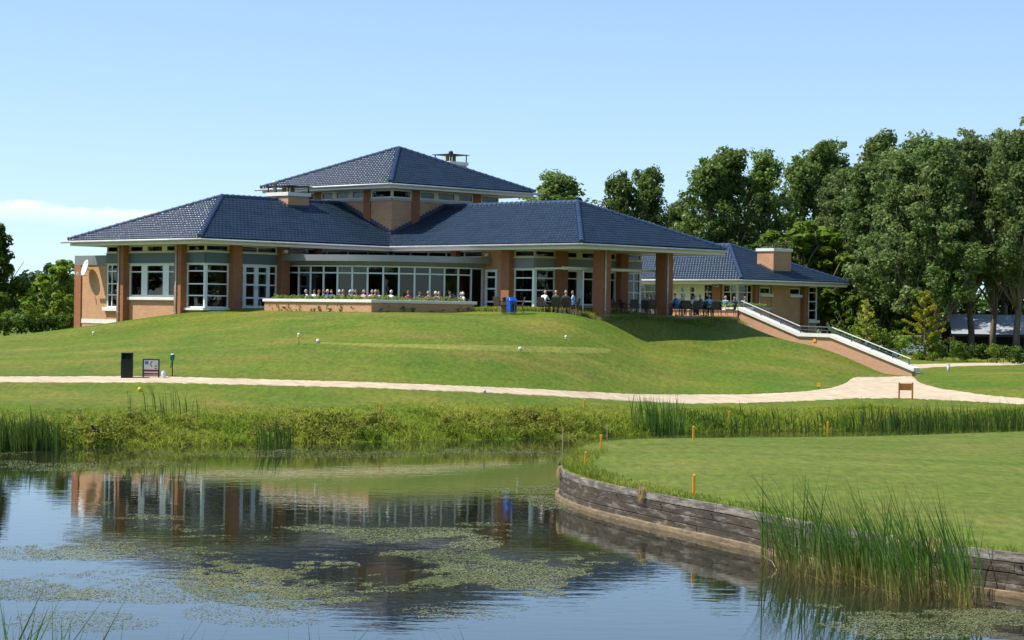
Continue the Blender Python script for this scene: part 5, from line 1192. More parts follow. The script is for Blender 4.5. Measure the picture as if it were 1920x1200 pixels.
for i in range(3):
    run(MB(), 0.06, 0.36, 0.15, 2.2, [(prof[i][0] + (.003 if i else 0), prof[i][1]), prof[i + 1]]).build("parapet", M["brick_pink"] if "brick_pink" in M else M["brick"], st)
    run(MB(), -0.04, 0.50, -0.03, 0.148, [(prof[i][0] + (.004 if i else 0), prof[i][1]), (prof[i + 1][0] + (0.16 if i == 2 else 0), prof[i + 1][1] - (0.05 if i == 2 else 0))]).build("coping", M["stone"], st)
def pz(x): return float(np.interp(x, [a_[0] for a_ in prof], [a_[1] for a_ in prof]))
for x in (0.05, 1.35, 2.7, 4.0, 5.05, 6.05, 7.3, 8.6, 9.9, 10.9): MB().box(x - .022, x + .022, 0.20, 0.244, pz(x) - .01, pz(x) + 0.36).build("rail_post", M["blue_rail"], st)
for (a_, b_), mk in zip((((0.0, 0), (4.0, 0)), ((4.0, 0), (6.08, 0)), ((6.08, 0), (11.0, 0))), ("steel", "blue_rail", "steel")):
    for dz, rr in ((0.37, 0.028), (0.20, 0.012)): MB().tube([(a_[0], .22, pz(a_[0]) + dz), (b_[0], .22, pz(b_[0]) + dz)], rr, 8).build("handrail" if dz > .3 else "lower_rail", M[mk if dz > .3 else "blue_rail"], st)
MB().box(5.0, 5.18, 0.02, 0.058, 3.12, 3.30).build("step_lamp", M["orange"], st)
zt = 4.37; x = 0.3
for i in range(19):
    if i == 9: x += 1.9
    MB().box(x, x + 0.46, 0.37, 2.6, zt - 0.9, zt - 0.15).build("step", M["paving"], st); x += 0.44; zt -= 0.152
pw = tag(empty("terrace_parapet", (12.2, 120.0, 0), AL + math.pi / 2), "low sunlit brick parapet with white coping behind the right terrace chairs", "parapet")
part(pw, "wall", "brick", (0.1, 5.2, -0.85, 0.0, 3.6, 4.72)); part(pw, "coping", "stone", (0.02, 5.28, -0.93, 0.08, 4.722, 4.87))
for x in (0.3, 1.9, 3.5, 5.0): MB().tube([(x, -0.4, 4.87), (x, -0.4, 5.2)], 0.02, 6).build("rail_post", M["blue_rail"], pw)
for z in (5.2, 5.05): MB().tube([(0.1, -0.4, z), (5.2, -0.4, z)], 0.022, 6).build("handrail", M["blue_rail"], pw)
pp = at(1418, 576, 128); 
p2 = tag(empty("brick_planter", (pp.x, pp.y, 0), AL), "small brick planter with grey coping between stairs and pavilion", "planter")
part(p2, "wall", "brick", (-0.75, 0.75, -0.4, 0.4, 3.0, pp.z - 0.15)); part(p2, "coping", "band", (-0.83, 0.83, -0.48, 0.48, pp.z - 0.148, pp.z))
rng = np.random.default_rng(21)
def top_plants(pts, label, seed):
    C = np.array([(x + rng.normal(0, .12), y + rng.normal(0, .12), z + rng.uniform(-.02, .16)) for x, y, z in pts]); V, Fq = leaf_cloud(C, rng.uniform(.08, .15, len(C)), 24, .04, rng=rng); tag(link("planter_plants", np_mesh("planter_plants", V, [Fq], M["planter_leaf"])), label, "plants", kind="stuff")
top_plants([(pp.x + AX * t, pp.y + AY * t, pp.z) for t in rng.uniform(-.7, .7, 40)], "green plants in the small planter by the pavilion", 1)
top_plants([(12.2 - AY * t + .3, 120 + AX * t + .3, 4.9) for t in rng.uniform(.2, 5, 80)], "green plants growing along the terrace parapet", 2)

# ---------------------------------------------------------------- terrace furniture
def make_chair():
    e = empty("wicker_armchair"); m = M["wicker"]
    sb = MB(); sb.box(-.26, .26, -.26, .24, .40, .46); sb.build("seat", m, e, bevel=.015)
    bb = MB(); vs_, fs = [], []
    for i in range(7):
        t = i / 6; z = .44 + .50 * t; y = .23 + .12 * t; w = .27 - .05 * t ** 3; vs_ += [(-w, y, z), (w, y, z), (w, y + .035, z), (-w, y + .035, z)]
    for i in range(6):
        for j in range(4): fs.append((i * 4 + j, i * 4 + (j + 1) % 4, i * 4 + 4 + (j + 1) % 4, i * 4 + 4 + j))
    fs += [(3, 2, 1, 0), (24, 25, 26, 27)]; bb.add(vs_, fs); bb.build("backrest", m, e)
    for s in (-1, 1):
        MB().tube([(s * .23, -.24, .42), (s * .24, -.26, 0)], [.022, .018], 6).build("leg", M["chair_leg"], e); MB().tube([(s * .23, .22, .42), (s * .25, .30, 0)], [.022, .018], 6).build("leg", M["chair_leg"], e)
        MB().tube([(s * .27, -.24, .44), (s * .29, -.24, .64), (s * .29, .0, .66), (s * .28, .28, .68)], .022, 6).build("armrest", m, e)
    return e
def make_table():
    e = empty("terrace_table"); MB().lathe([(.42, .70), (.45, .705), (.45, .735), (.42, .74)], n=24).build("tabletop", M["wicker"], e); MB().tube([(0, 0, 0.03), (0, 0, .70)], .035, 8).build("leg", M["black"], e)
    b_ = MB()
    for k in range(4): a_ = k * math.pi / 2 + .78; b_.tube([(0, 0, .05), (.32 * math.cos(a_), .32 * math.sin(a_), .015)], .022, 6)
    b_.build("foot", M["black"], e); return e
chair0, table0 = make_chair(), make_table(); used = {"c": False, "t": False}
TZ = 4.373
def chair(x, y, rz, label, group, z=None):
    e = copy_tree(chair0) if used["c"] else chair0; used["c"] = True
    e.location = (x, y, TZ if z is None else z); e.rotation_euler = (0, 0, rz); e.scale = (.84, .84, .84); return tag(e, label, "chair", group)
def table(x, y, label, z=None):
    e = copy_tree(table0) if used["t"] else table0; used["t"] = True
    e.location = (x, y, TZ if z is None else z); e.scale = (.86, .86, .86); return tag(e, label, "table", "terrace tables")

# ---------------------------------------------------------------- people: one continuous body per pose, hair as a child
def body_mesh(name, lean, arm, head_turn, head_drop=0.0):
    J, E_, Rd = [], [], []
    def j(p_, r, par=None):
        J.append(p_); Rd.append(r); i = len(J) - 1
        if par is not None: E_.append((par, i))
        return i
    pel = j((0, .02, .53), .150); sp = j((0, .02 - lean * .25, .74), .145, pel); ch = j((0, .0 - lean * .6, .97), .150, sp); nk = j((0, -.01 - lean * .9, 1.10), .062, ch); hb = j((0, -.03 - lean, 1.17), .058, nk)
    for s in (-1, 1):
        sh = j((s * .17, -lean * .75, 1.04), .070, ch); el = j((s * .235, -.06 - lean, .80 + arm * .1), .050, sh); wr = j((s * .14, -.30 - lean, .78 + arm * .16), .036, el); hd = j((s * .115, -.37 - lean, .78 + arm * .18), .032, wr)
        hp = j((s * .095, -.02, .51), .095, pel); kn = j((s * .12, -.44, .50), .070, hp); an = j((s * .12, -.40, .09), .045, kn); j((s * .12, -.54, .04), .036, an)
    me = bpy.data.meshes.new(name); me.from_pydata(J, E_, []); o = bpy.data.objects.new("tmp", me); COL.objects.link(o)
    md = o.modifiers.new("skin", "SKIN"); 
    for i, v in enumerate(me.skin_vertices[0].data): v.radius = (Rd[i], Rd[i] * (.78 if i in (0, 1, 2) else 1)); v.use_root = (i == 0)
    sb = o.modifiers.new("sub", "SUBSURF"); sb.levels = sb.render_levels = 2
    dg = bpy.context.evaluated_depsgraph_get(); bmesh_ = bpy.data.meshes.new_from_object(o.evaluated_get(dg)); bpy.data.objects.remove(o)
    bm = bmesh.new(); bm.from_mesh(bmesh_)
    hc = Vector((0, -.045 - lean, 1.295 - head_drop)); rot = Matrix.Rotation(head_turn, 4, "Z")
    r_ = bmesh.ops.create_uvsphere(bm, u_segments=20, v_segments=14, radius=1.0)
    for v in r_["verts"]:
        x, y, z = v.co; jaw = 1 - .22 * max(0, -z) ** 1.3; w = Vector((x * .078 * jaw, y * .098 * (1 - .08 * max(0, -z)), z * .122))
        if y < -.75 and abs(x) < .22 and -.35 < z < .05: w.y -= .022 * (1 - abs(x) / .22)            # nose
        if y < -.6 and .08 < z < .28 and .2 < abs(x) < .62: w.y += .010                                  # eye sockets
        if y < -.6 and -.62 < z < -.48 and abs(x) < .4: w.y += .005                                       # mouth
        v.co = hc + rot @ w
    for s in (-1, 1):
        r_ = bmesh.ops.create_icosphere(bm, subdivisions=2, radius=1.0)
        for v in r_["verts"]: x, y, z = v.co; v.co = hc + rot @ Vector((s * .080 + x * .012, .01 + y * .022, z * .032 - .005))
        hx = Vector((s * .115, -.37 - lean, .78 + arm * .18))
        for f in range(5):
            fx, ln = (-.028 + .016 * f, (.055, .07, .075, .07, .055)[f]); p0 = hx + Vector((fx, -.02, -.004)); p1 = p0 + Vector((0, -ln * .7, .004)); p2_ = p1 + Vector((0, -ln * .4, -ln * .45))
            if f == 4 - 2 * (s > 0) * 2: p0 = hx + Vector((-s * .03, .0, 0)); p1 = p0 + Vector((-s * .025, -.025, 0)); p2_ = p1 + Vector((-s * .005, -.03, -.01))
            t_ = MB(); t_.tube([p0, p1, p2_], [.011, .010, .008], 6); o_ = len(bm.verts); nv = [bm.verts.new(q) for q in t_.v]
            for fc_ in t_.f: bm.faces.new([nv[i] for i in fc_])
    tmp = bpy.data.meshes.new("tmp"); bm.to_mesh(tmp); bm.free()
    o = bpy.data.objects.new("tmp", tmp); COL.objects.link(o); rm = o.modifiers.new("rm", "REMESH"); rm.mode = "VOXEL"; rm.voxel_size = .0125; rm.use_smooth_shade = True
    dg = bpy.context.evaluated_depsgraph_get(); out = bpy.data.meshes.new_from_object(o.evaluated_get(dg)); bpy.data.objects.remove(o); out.name = name
    out.materials.clear()
    for k in ("skin", "white", "black"): out.materials.append(M[k])
    mi = []
    for f in out.polygons:
        c = f.center; hand = c.y < -.305 - lean and c.z > .62 and abs(c.x) < .2
        mi.append(0 if (c.z > 1.125 - lean * .1 or hand) else (2 if (c.z < .56 or (c.y < -.2 and c.z < .62)) else 1))
    out.polygons.foreach_set("material_index", mi)
    hair = MB(); vs_, fs, nu, nv_ = [], [], 16, 8
    for i in range(nv_ + 1):
        th = math.pi * .58 * i / nv_
        for k in range(nu):
            a_ = 2 * math.pi * k / nu; fr_ = max(0, -math.sin(a_)); tt = th * (1 - .42 * fr_)
            w = Vector((.084 * math.sin(tt) * math.cos(a_), .104 * math.sin(tt) * math.sin(a_), .129 * math.cos(tt) + .002)); vs_.append(tuple(hc + rot @ (w * (1 + .03 * math.sin(5 * a_ + i)))))
    for i in range(nv_):
        for k in range(nu): fs.append((i * nu + k, i * nu + (k + 1) % nu, (i + 1) * nu + (k + 1) % nu, (i + 1) * nu + k))
    hair.add(vs_, fs); hm = hair.mesh("hair", M["black"], True)
    return out, hm
POSE = [body_mesh("seated_body", .04, .2, .0), body_mesh("seated_body_leaning", .14, .5, .45, .01), body_mesh("seated_body_turned", .02, .0, -.6)]
def pm(name, c): 
    if name not in M: M[name] = mat(name, c, .75, noise=(8, .12, (1, 1, 1)))
    return M[name]
SH = dict(white=(.75, .75, .73), blue=(.05, .16, .48), navy=(.03, .04, .09), lightblue=(.36, .56, .80), red=(.50, .10, .07), grey=(.16, .17, .17), black=(.02, .02, .02), pink=(.62, .34, .28), beige=(.50, .42, .30), charcoal=(.06, .065, .07))
HR = dict(grey=(.34, .33, .31), white=(.66, .64, .60), brown=(.12, .065, .03), dark=(.03, .022, .018), ginger=(.26, .12, .045), bald=None)
def person(x, y, rz, pose, shirt, hair, label, group, z=None, hat=False):
    bm_, hm = POSE[pose]; o = link("person", bm_); o.location = (x, y, TZ if z is None else z); o.rotation_euler = (0, 0, rz); o.scale = (.81, .81, .81)
    for i, m_ in ((1, pm("shirt_" + shirt, SH[shirt])), (2, pm("trousers_dark", (.05, .05, .06)) if len(label) % 2 else pm("trousers_beige", (.32, .25, .16)))):
        o.material_slots[i].link = "OBJECT"; o.material_slots[i].material = m_
    tag(o, label, "person", group)
    if HR[hair] or hat:
        h = link("hat" if hat else "hair", hm, o); h.material_slots[0].link = "OBJECT"; h.material_slots[0].material = pm("straw_hat", (.55, .38, .20)) if hat else pm("hair_" + hair, HR[hair])
    return o
def face_rz(dx, dy): return math.atan2(dx, -dy)       # figures look along -y at rest
# guests behind the long planter: (pixel x, depth, shirt, hair, label)
G = [(576, 109.6, "white", "grey", "grey haired guest at the left end of the planter row", 0), (586, 108.6, "white", "brown", "broad guest in white shirt second in the planter row", 1), (596, 110.4, "pink", "brown", "brown haired guest in pink behind the planter", 2), (604.5, 109.4, "black", "ginger", "guest in black with reddish hair behind the planter", 0),
     (615, 108.8, "blue", "white", "white haired guest in bright blue shirt", 2), (624.5, 110.2, "white", "ginger", "ginger haired guest in white next to the blue shirt", 1), (637, 109.6, "charcoal", "white", "white haired guest in charcoal behind the planter", 0), (642.5, 108.2, "charcoal", "grey", "grey haired guest in charcoal before the white haired one", 2), (651, 109.8, "navy", "white", "white haired guest in navy behind the planter", 1),
     (660.5, 110.8, "white", "grey", "grey haired guest in white beside a window post", 0), (673, 108.6, "black", "ginger", "guest in black with full ginger hair", 1), (681, 107.6, "pink", "bald", "bald guest low behind the planter plants", 2), (697, 108.8, "white", "grey", "guest in white near the planter corner", 0), (702, 107.6, "red", "grey", "guest in red between two others near the planter corner", 2), (706, 107.0, "lightblue", "brown", "brown haired guest in light blue shirt at the planter corner", 1),
     (732, 106.8, "white", "white", "white haired guest in white right of the planter corner", 0), (766, 108.5, "red", "ginger", "ginger haired guest alone behind the shaded planter side", 2), (785.5, 109.8, "charcoal", "dark", "dark haired guest deep in front of the glass", 1), (803.5, 107.6, "red", "grey", "grey haired guest in red behind the shaded planter side", 0), (818.5, 108.6, "blue", "white", "white haired guest in blue behind the shaded planter side", 2),
     (825.5, 107.8, "pink", "bald", "bald guest in pink next to the white haired one", 1), (844.5, 108.4, "charcoal", "brown", "guest in dark jacket behind the shaded planter side", 0), (869.5, 108.6, "white", "white", "white haired guest at the right end of the planter", 2), (866, 109.8, "grey", "grey", "grey haired guest at the right end of the planter", 1)]
random.seed(9)
SZ = 4.242
def pl_depth(px): return 105 + (px - 697) * 4.8 / 195 if px > 697 else 105 + (697 - px) * 5.7 / 202
for k, (px, D, shirt, hair, lab, pose) in enumerate(G):
    q = at(px, 560, pl_depth(px) + 1.25 + (D - 106.5) * 0.28); rz = random.choice((0.3, -0.5, 1.4, -1.3, 2.6, 3.5)); person(q.x, q.y, rz, pose, shirt, hair, lab, "guests behind the long planter", z=SZ)
    chair(q.x, q.y, rz, "wicker chair of the " + lab, "chairs behind the long planter", SZ)
for k, px in enumerate((591, 620, 647, 689, 812, 858)):
    q = at(px, 560, pl_depth(px) + 2.6); table(q.x, q.y, ["round table at the left end behind the planter", "round table beside the guest in bright blue", "round table among the white haired guests", "round table near the planter corner", "round table behind the shaded planter side", "round table at the right end behind the planter"][k], SZ)
# group at the table right of the doors
for px, D, shirt, hair, pose, rz, lab in ((1019, 108.6, "white", "bald", 1, 2.6, "bald man in white shirt seated with his back to the pond"), (1042, 108.4, "charcoal", "bald", 0, 3.1, "man in dark jacket with bald crown at the terrace table"), (1061, 108.8, "charcoal", "grey", 0, 3.3, "grey haired guest in dark jacket at the terrace table"), (1075, 109.8, "lightblue", "ginger", 2, -1.9, "guest in light blue at the right end of the terrace table")):
    q = at(px, 580, D); person(q.x, q.y, rz, pose, shirt, hair, lab, "guests at the table by the corner window"); chair(q.x, q.y, rz, "wicker chair of the " + lab, "chairs at the table by the corner window")
q = at(1046, 580, 110); table(q.x, q.y, "terrace table of the four guests by the corner window")
for px, D, rz, lab in ((938, 107.6, 2.2, "empty wicker chair beside the open door"), (972, 107.4, -1.5, "empty pale wicker chair right of the blue bin"), (1150, 113.2, .4, "empty wicker chair in the porch shade left"), (1172, 114, 2.0, "empty wicker chair in the porch shade middle"), (1190, 113.4, 3.0, "empty wicker chair in the porch shade right"), (1370, 117.4, -1.4, "empty chair at the sunlit parapet by the stairs")):
    q = at(px, 580, D); chair(q.x, q.y, rz, lab, "empty terrace chairs")
q = at(1165, 580, 113.6); table(q.x, q.y, "empty terrace table in the porch shade")
# guests right of the porch
R_G = [(1211, 116.5, "beige", "grey", "grey haired guest left of the right porch pier", 1), (1223, 117.4, "pink", "bald", "bald guest just left of the right porch pier", 0), (1256, 116, "pink", "white", "white haired guest just right of the right porch pier", 2), (1270, 114.6, "blue", "dark", "dark haired man in blue shirt leaning forward", 1), (1278, 116.4, "beige", "bald", "bald man in beige facing the man in blue", 0), (1302, 117.6, "white", "white", "guest in white right of the man in blue", 2), (1314.5, 117, "grey", "brown", "guest in grey wearing a straw hat", 0), (1328, 118, "lightblue", "bald", "bald guest in light blue near the parapet", 1), (1360, 122.4, "lightblue", "bald", "bald guest in light blue beyond the parapet", 2), (1376, 122.6, "navy", "dark", "dark haired guest in navy beyond the parapet", 0), (1392, 122.8, "grey", "ginger", "guest beyond the top of the stairs", 1)]
for k, (px, D, shirt, hair, lab, pose) in enumerate(R_G):
    q = at(px, 580, D); rz = random.choice((0.2, -1.2, 1.3, 2.9)); person(q.x, q.y, rz, pose, shirt, hair, lab, "guests on the right terrace", hat="straw hat" in lab); chair(q.x, q.y, rz, "wicker chair of the " + lab, "chairs on the right terrace")
for k, (px, D) in enumerate(((1216, 117), (1274, 115.4), (1320, 117.4))):
    q = at(px, 580, D); table(q.x, q.y, ["terrace table left of the right porch pier", "terrace table of the man in blue", "terrace table before the parapet"][k])
for k, (px, D) in enumerate(((1287, 114.6), (1305, 115.6), (1336, 116.0), (1345, 117.2), (1222, 114.0))):
    q = at(px, 580, D); chair(q.x, q.y, 3.0 + .3 * (k % 3), ["dark chair back first right of the right porch pier", "dark chair back second right of the right porch pier", "dark chair back third right of the right porch pier", "dark chair back fourth right of the right porch pier", "dark chair back left of the right porch pier", "dark chair back hidden by the right porch pier"][k], "empty chairs along the terrace edge")
# guests inside the corner bay
for px, shirt, lab in ((394, "pink", "left of three guests seen inside the corner bay"), (402, "navy", "middle of three guests seen inside the corner bay"), (415, "pink", "right one of three guests seen inside the corner bay")):
    q = at(px, 560, 114.6); person(q.x, q.y, random.uniform(-1, 1), 0, shirt, "ginger", lab, "guests inside the corner bay", z=4.402)
# bin, pot, speaker by the corner window
bn = at(959, 585, 107.4); e = tag(empty("recycling_bin", (bn.x, bn.y, TZ), 0.5), "bright blue bin with sloped lid beside the corner window", "bin")
MB().box(-.19, .19, -.2, .2, 0.02, .58).build("body", M["blue_bin"], e, bevel=.015); lid = MB(); lid.add([(-.21, -.22, .582), (.21, -.22, .582), (.21, .22, .582), (-.21, .22, .582), (-.18, -.06, .76), (.18, -.06, .76), (.18, .16, .76), (-.18, .16, .76)], [(0, 3, 2, 1), (4, 5, 6, 7), (0, 1, 5, 4), (1, 2, 6, 5), (2, 3, 7, 6), (3, 0, 4, 7)]); lid.build("lid", M["blue_bin"], e, bevel=.01); MB().box(-.10, .10, -.215, -.201, .12, .45).build("opening", M["black"], e)
bp2 = at(945, 585, 107.8); e = tag(empty("brick_post", (bp2.x, bp2.y, TZ)), "small terracotta post with a dark lamp left of the blue bin", "lamp post"); MB().box(-.13, .13, -.13, .13, 0, .55).build("post", M["terracotta"], e, bevel=.01); MB().lathe([(.06, .55), (.09, .58), (.09, .70), (.12, .72), (.02, .78)], n=12).build("lamp", M["black"], e)

# ---------------------------------------------------------------- things on the course
def stake(px, py_b, hpx, label, mk="orange", w=0.045, d0=66, green=False, group="orange course stakes"):
    if green:
        r = ray(px, py_b); D = 62.0
        for _ in range(30): X = r[0] * D; D = (green_z(X, D) - EYE) / r[2]
        q = Vector((r[0] * D, D, green_z(r[0] * D, D)))
    else: q = gp(px, py_b, d0)
    h = hpx * q.y / F_PX; e = tag(empty("course_stake", q), label, "stake", group)
    MB().box(-w / 2, w / 2, -w / 2, w / 2, -.15, h).build("shaft", M[mk], e, bevel=.006); 
    pt = MB(); pt.add([(-w / 2, -w / 2, h), (w / 2, -w / 2, h), (w / 2, w / 2, h), (-w / 2, w / 2, h), (0, 0, h + .025)], [(0, 1, 4), (1, 2, 4), (2, 3, 4), (3, 0, 4)]); pt.build("tip", M[mk], e); return e
stake(713, 774, 18, "orange stake in the far bank grass below the planter corner", w=.07); stake(1096, 766, 16, "orange stake on the far bank near the middle of the photo", w=.07); stake(1368, 785, 14, "orange stake between the reeds behind the channel", w=.07); stake(150, 780, 13, "small brown stake on the far bank near the crow", "stake", .06, group="wooden stakes")
stake(1301, 929, 38, "orange stake standing on the green just behind the timber wall", green=True, w=.055); stake(1300, 826, 26, "orange stake on the far edge of the green by the channel", green=True, w=.055); stake(1127, 840, 24, "orange stake near the tip of the green", green=True, w=.055); stake(1098, 872, 24, "weathered orange stake in the rim grass at the tip", green=True, w=.05); stake(1552, 813, 22, "orange stake on the far edge of the green before the reeds", green=True, w=.055)
for px, py, top, lab in ((1054, 882, 804, "thin bare pole standing in the water by the tip of the green"), (1138, 832, 798, "thin bare pole standing in the channel behind the tip")):
    x, y = wat(px, py); h = (py - top) * y / F_PX; e = tag(empty("water_pole", (x, y, 0)), lab, "pole", "thin poles in the water"); MB().tube([(0, 0, -1), (0.01, 0, h)], .018, 6).build("pole", M["stake"], e); MB().tube([(0.01, 0, h), (0.01, 0, h + .02)], [.02, .008], 6).build("pole_end", M["stake"], e)
def ball(px, py, r, mk, label, cat, group=None):
    q = gp(px, py); o = bpy.data.objects.new("ball", bpy.data.meshes.new("ball")); bm = bmesh.new(); bmesh.ops.create_uvsphere(bm, u_segments=16, v_segments=10, radius=r)
    for f in bm.faces: f.smooth = True
    bm.to_mesh(o.data); bm.free(); o.data.materials.append(M[mk]); COL.objects.link(o); o.name = "tee_marker"; o.location = q + Vector((0, 0, r * .92)); tag(o, label, cat, group)
ball(596, 642, .075, "jug", "white ball tee marker on the slope left of the putting strip", "tee marker", "ball tee markers"); ball(975, 656.5, .075, "jug", "white ball tee marker on the slope below the curved windows", "tee marker", "ball tee markers"); ball(262, 733.5, .075, "yellow", "yellow ball tee marker below the path near the sign", "tee marker", "ball tee markers")
def pin(px, py, h, label):
    q = gp(px, py); e = tag(empty("putting_pin", q), label, "golf pin", "small pins on the putting green"); MB().tube([(0, 0, -.1), (0, 0, h)], .008, 6).build("rod", M["black"], e); b_ = MB(); b_.lathe([(.01, h), (.055, h + .03), (.06, h + .07), (.03, h + .12)], n=10); b_.build("knob", M["jug"], e, True); MB().lathe([(.05, h - .05), (.06, h - .02), (.05, h)], n=10).build("collar", M["yellow"], e, True)
pin(560, 647, .38, "small putting pin with white knob left of the white ball"); pin(1061, 643, .22, "small putting pin near the shadow of the porch roof"); pin(175, 630, .1, "small putting pin in the grass before the annex wall")
# litter bin, tee sign, jug and ball washer by the path
q = gp(238, 709); e = tag(empty("litter_bin", q, .12), "tall black litter bin beside the path", "litter bin")
k = q.y / F_PX; b_ = MB(); b_.box(-.21, .21, -.2, .2, -.05, .70); b_.build("body", M["dgreen_black"] if "dgreen_black" in M else M["black"], e, bevel=.012); hd = MB(); hd.box(-.21, -.17, -.2, .2, .701, .90); hd.box(.17, .21, -.2, .2, .701, .90); hd.box(-.21, .21, .17, .2, .701, .90); hd.box(-.22, .22, -.21, .21, .901, .93); hd.build("hood", M["black"], e); MB().box(-.218, -.211, -.19, .19, .1, .65).build("side_plate", M["dgreen"], e)
q = gp(283, 709); e = tag(empty("tee_sign", q, .05), "tee sign with hole number one, map and sponsor strips", "sign")
for x in (-.285, .285): MB().box(x - .025, x + .025, -.02, .02, -.1, .66).build("post", M["dgreen"], e)
MB().box(-.31, .31, -.025, .025, .661, .70).build("frame_rail", M["dgreen"], e); MB().box(-.26, .26, -.02, .02, .285, .31).build("frame_rail", M["dgreen"], e)
pn = MB().box(-.259, .259, -.012, .012, .311, .66).build("panel", M["sign_white"], e); MB().box(-.215, -.10, -.017, -.013, .50, .62).build("number_plate", M["sign_blue"], pn)
def text(s, x, z, size, mk, parent, y=-.019):
    c = bpy.data.curves.new("lettering", "FONT"); c.body = s; c.size = size; c.align_x = "CENTER"; c.extrude = .001; t = bpy.data.objects.new("lettering", c); COL.objects.link(t)
    dg = bpy.context.evaluated_depsgraph_get(); me = bpy.data.meshes.new_from_object(t.evaluated_get(dg)); bpy.data.objects.remove(t); me.materials.clear(); me.materials.append(M[mk]); o = link("lettering", me, parent); o.location = (x, y, z); o.rotation_euler = (math.pi / 2, 0, 0); return o
text("1", -.157, .515, .13, "sign_white", pn)
fw = MB()
for i, (x, z) in enumerate(((0.03, .60), (0.005, .57), (-.012, .535), (-.012, .50), (.005, .465), (.03, .43))): fw.add([(x - .016, -.0135, z - .018), (x + .016, -.0135, z - .018), (x + .016, -.0135, z + .018), (x - .016, -.0135, z + .018)], [(0, 1, 2, 3)])
fw.build("fairway_map", M["black"], pn)
for z, mk in ((.52, "yellow"), (.445, "sign_blue"), (.36, "sign_red")): MB().box(.13, .22, -.016, -.013, z - .018, z + .018).build("sponsor_mark", M[mk], pn)
lp_ = MB().box(-.259, .259, -.012, .012, .09, .284).build("lower_panel", M["sign_red"], e)
for z, s in ((.215, .022), (.11, .012)): MB().box(-.25, .25, -.016, -.013, z - s, z + s).build("white_stripe", M["sign_white"], lp_)
MB().box(-.26, .26, -.02, .02, .065, .089).build("frame_rail", M["dgreen"], e)
q = gp(306, 709); e = tag(empty("water_jug", q), "white plastic water jug beside the tee sign", "jug"); MB().lathe([(.085, 0), (.09, .02), (.09, .20), (.07, .25), (.035, .27)], n=14).build("body", M["jug"], e, True); MB().lathe([(.038, .271), (.038, .30), (.03, .305)], n=10).build("cap", M["sign_white"], e); MB().tube([(.06, 0, .26), (.085, 0, .285), (.07, 0, .22)], .012, 6).build("handle", M["jug"], e)
q = gp(323, 707); e = tag(empty("ball_washer", q), "green ball washer with towel on a black stand", "ball washer"); MB().tube([(0, 0, -.1), (0, 0, .62)], .022, 8).build("stand", M["black"], e); MB().lathe([(.045, .60), (.08, .66), (.095, .80), (.09, .82)], (-.01, 0, 0), 12).build("tub", M["mgreen"], e, True); MB().lathe([(.07, .822), (.075, .84), (.03, .86)], (0, 0, 0), 12).build("lid", M["jug"], e, True); ft = MB()
for a_ in (0.1, 2.2, 4.3): ft.tube([(0, 0, .03), (.14 * math.cos(a_), .14 * math.sin(a_), .05), (.26 * math.cos(a_), .26 * math.sin(a_), .0)], .012, 6)
ft.build("foot", M["black"], e); tl = MB(); tl.add([(-.02, -.03, .62), (.03, -.03, .62), (-.06, -.04, .48), (-.02, -.045, .47), (-.09, -.04, .34), (-.04, -.05, .33), (-.02, -.015, .62), (.03, -.015, .62), (-.06, -.02, .48), (-.02, -.02, .47), (-.09, -.02, .34), (-.04, -.025, .33)], [(0, 2, 3, 1), (2, 4, 5, 3), (6, 7, 9, 8), (8, 9, 11, 10), (0, 6, 8, 2), (2, 8, 10, 4), (1, 3, 9, 7), (3, 5, 11, 9), (4, 10, 11, 5)]); tl.build("towel", M["mgreen"], e)
# wooden notice board, yellow marker, grey bollard on the right
q = gp(1698, 748); e = tag(empty("notice_board", q), "varnished wooden notice board on two posts beside the path", "notice board"); h = 31 * q.y / F_PX; w = 25 * q.y / F_PX
for s in (-1, 1): MB().box(s * w / 2 - .035, s * w / 2 + .035, -.03, .03, -.2, h).build("post", M["wood"], e, bevel=.008)
MB().box(-w / 2 + .036, w / 2 - .036, -.018, .018, h * .52, h * .94).build("board", M["wood"], e)
q = gp(1535, 731); e = tag(empty("yellow_marker", q), "small yellow marker plate on a black post at the path's edge", "marker"); MB().tube([(0, 0, -.1), (0, 0, .30)], .014, 6).build("post", M["black"], e); MB().box(-.075, .075, -.02, -.001, .14, .33).build("plate", M["yellow"], e)
q = gp(1778, 697); e = tag(empty("path_bollard", q), "short grey bollard lamp beside the far path", "bollard"); MB().tube([(0, 0, -.1), (0, 0, .34)], .07, 12).build("shaft", M["gutter"], e, True); MB().lathe([(.075, .341), (.08, .36), (.075, .40), (.02, .415)], n=12).build("cap", M["gutter"], e, True)
q = gp(909, 737); e = tag(empty("cover_plate", q), "small grey sprinkler peg at the path's edge", "peg"); MB().lathe([(.04, -.05), (.04, .07), (.055, .08), (.05, .11), (.01, .12)], n=10).build("peg_head", M["gutter"], e, True)
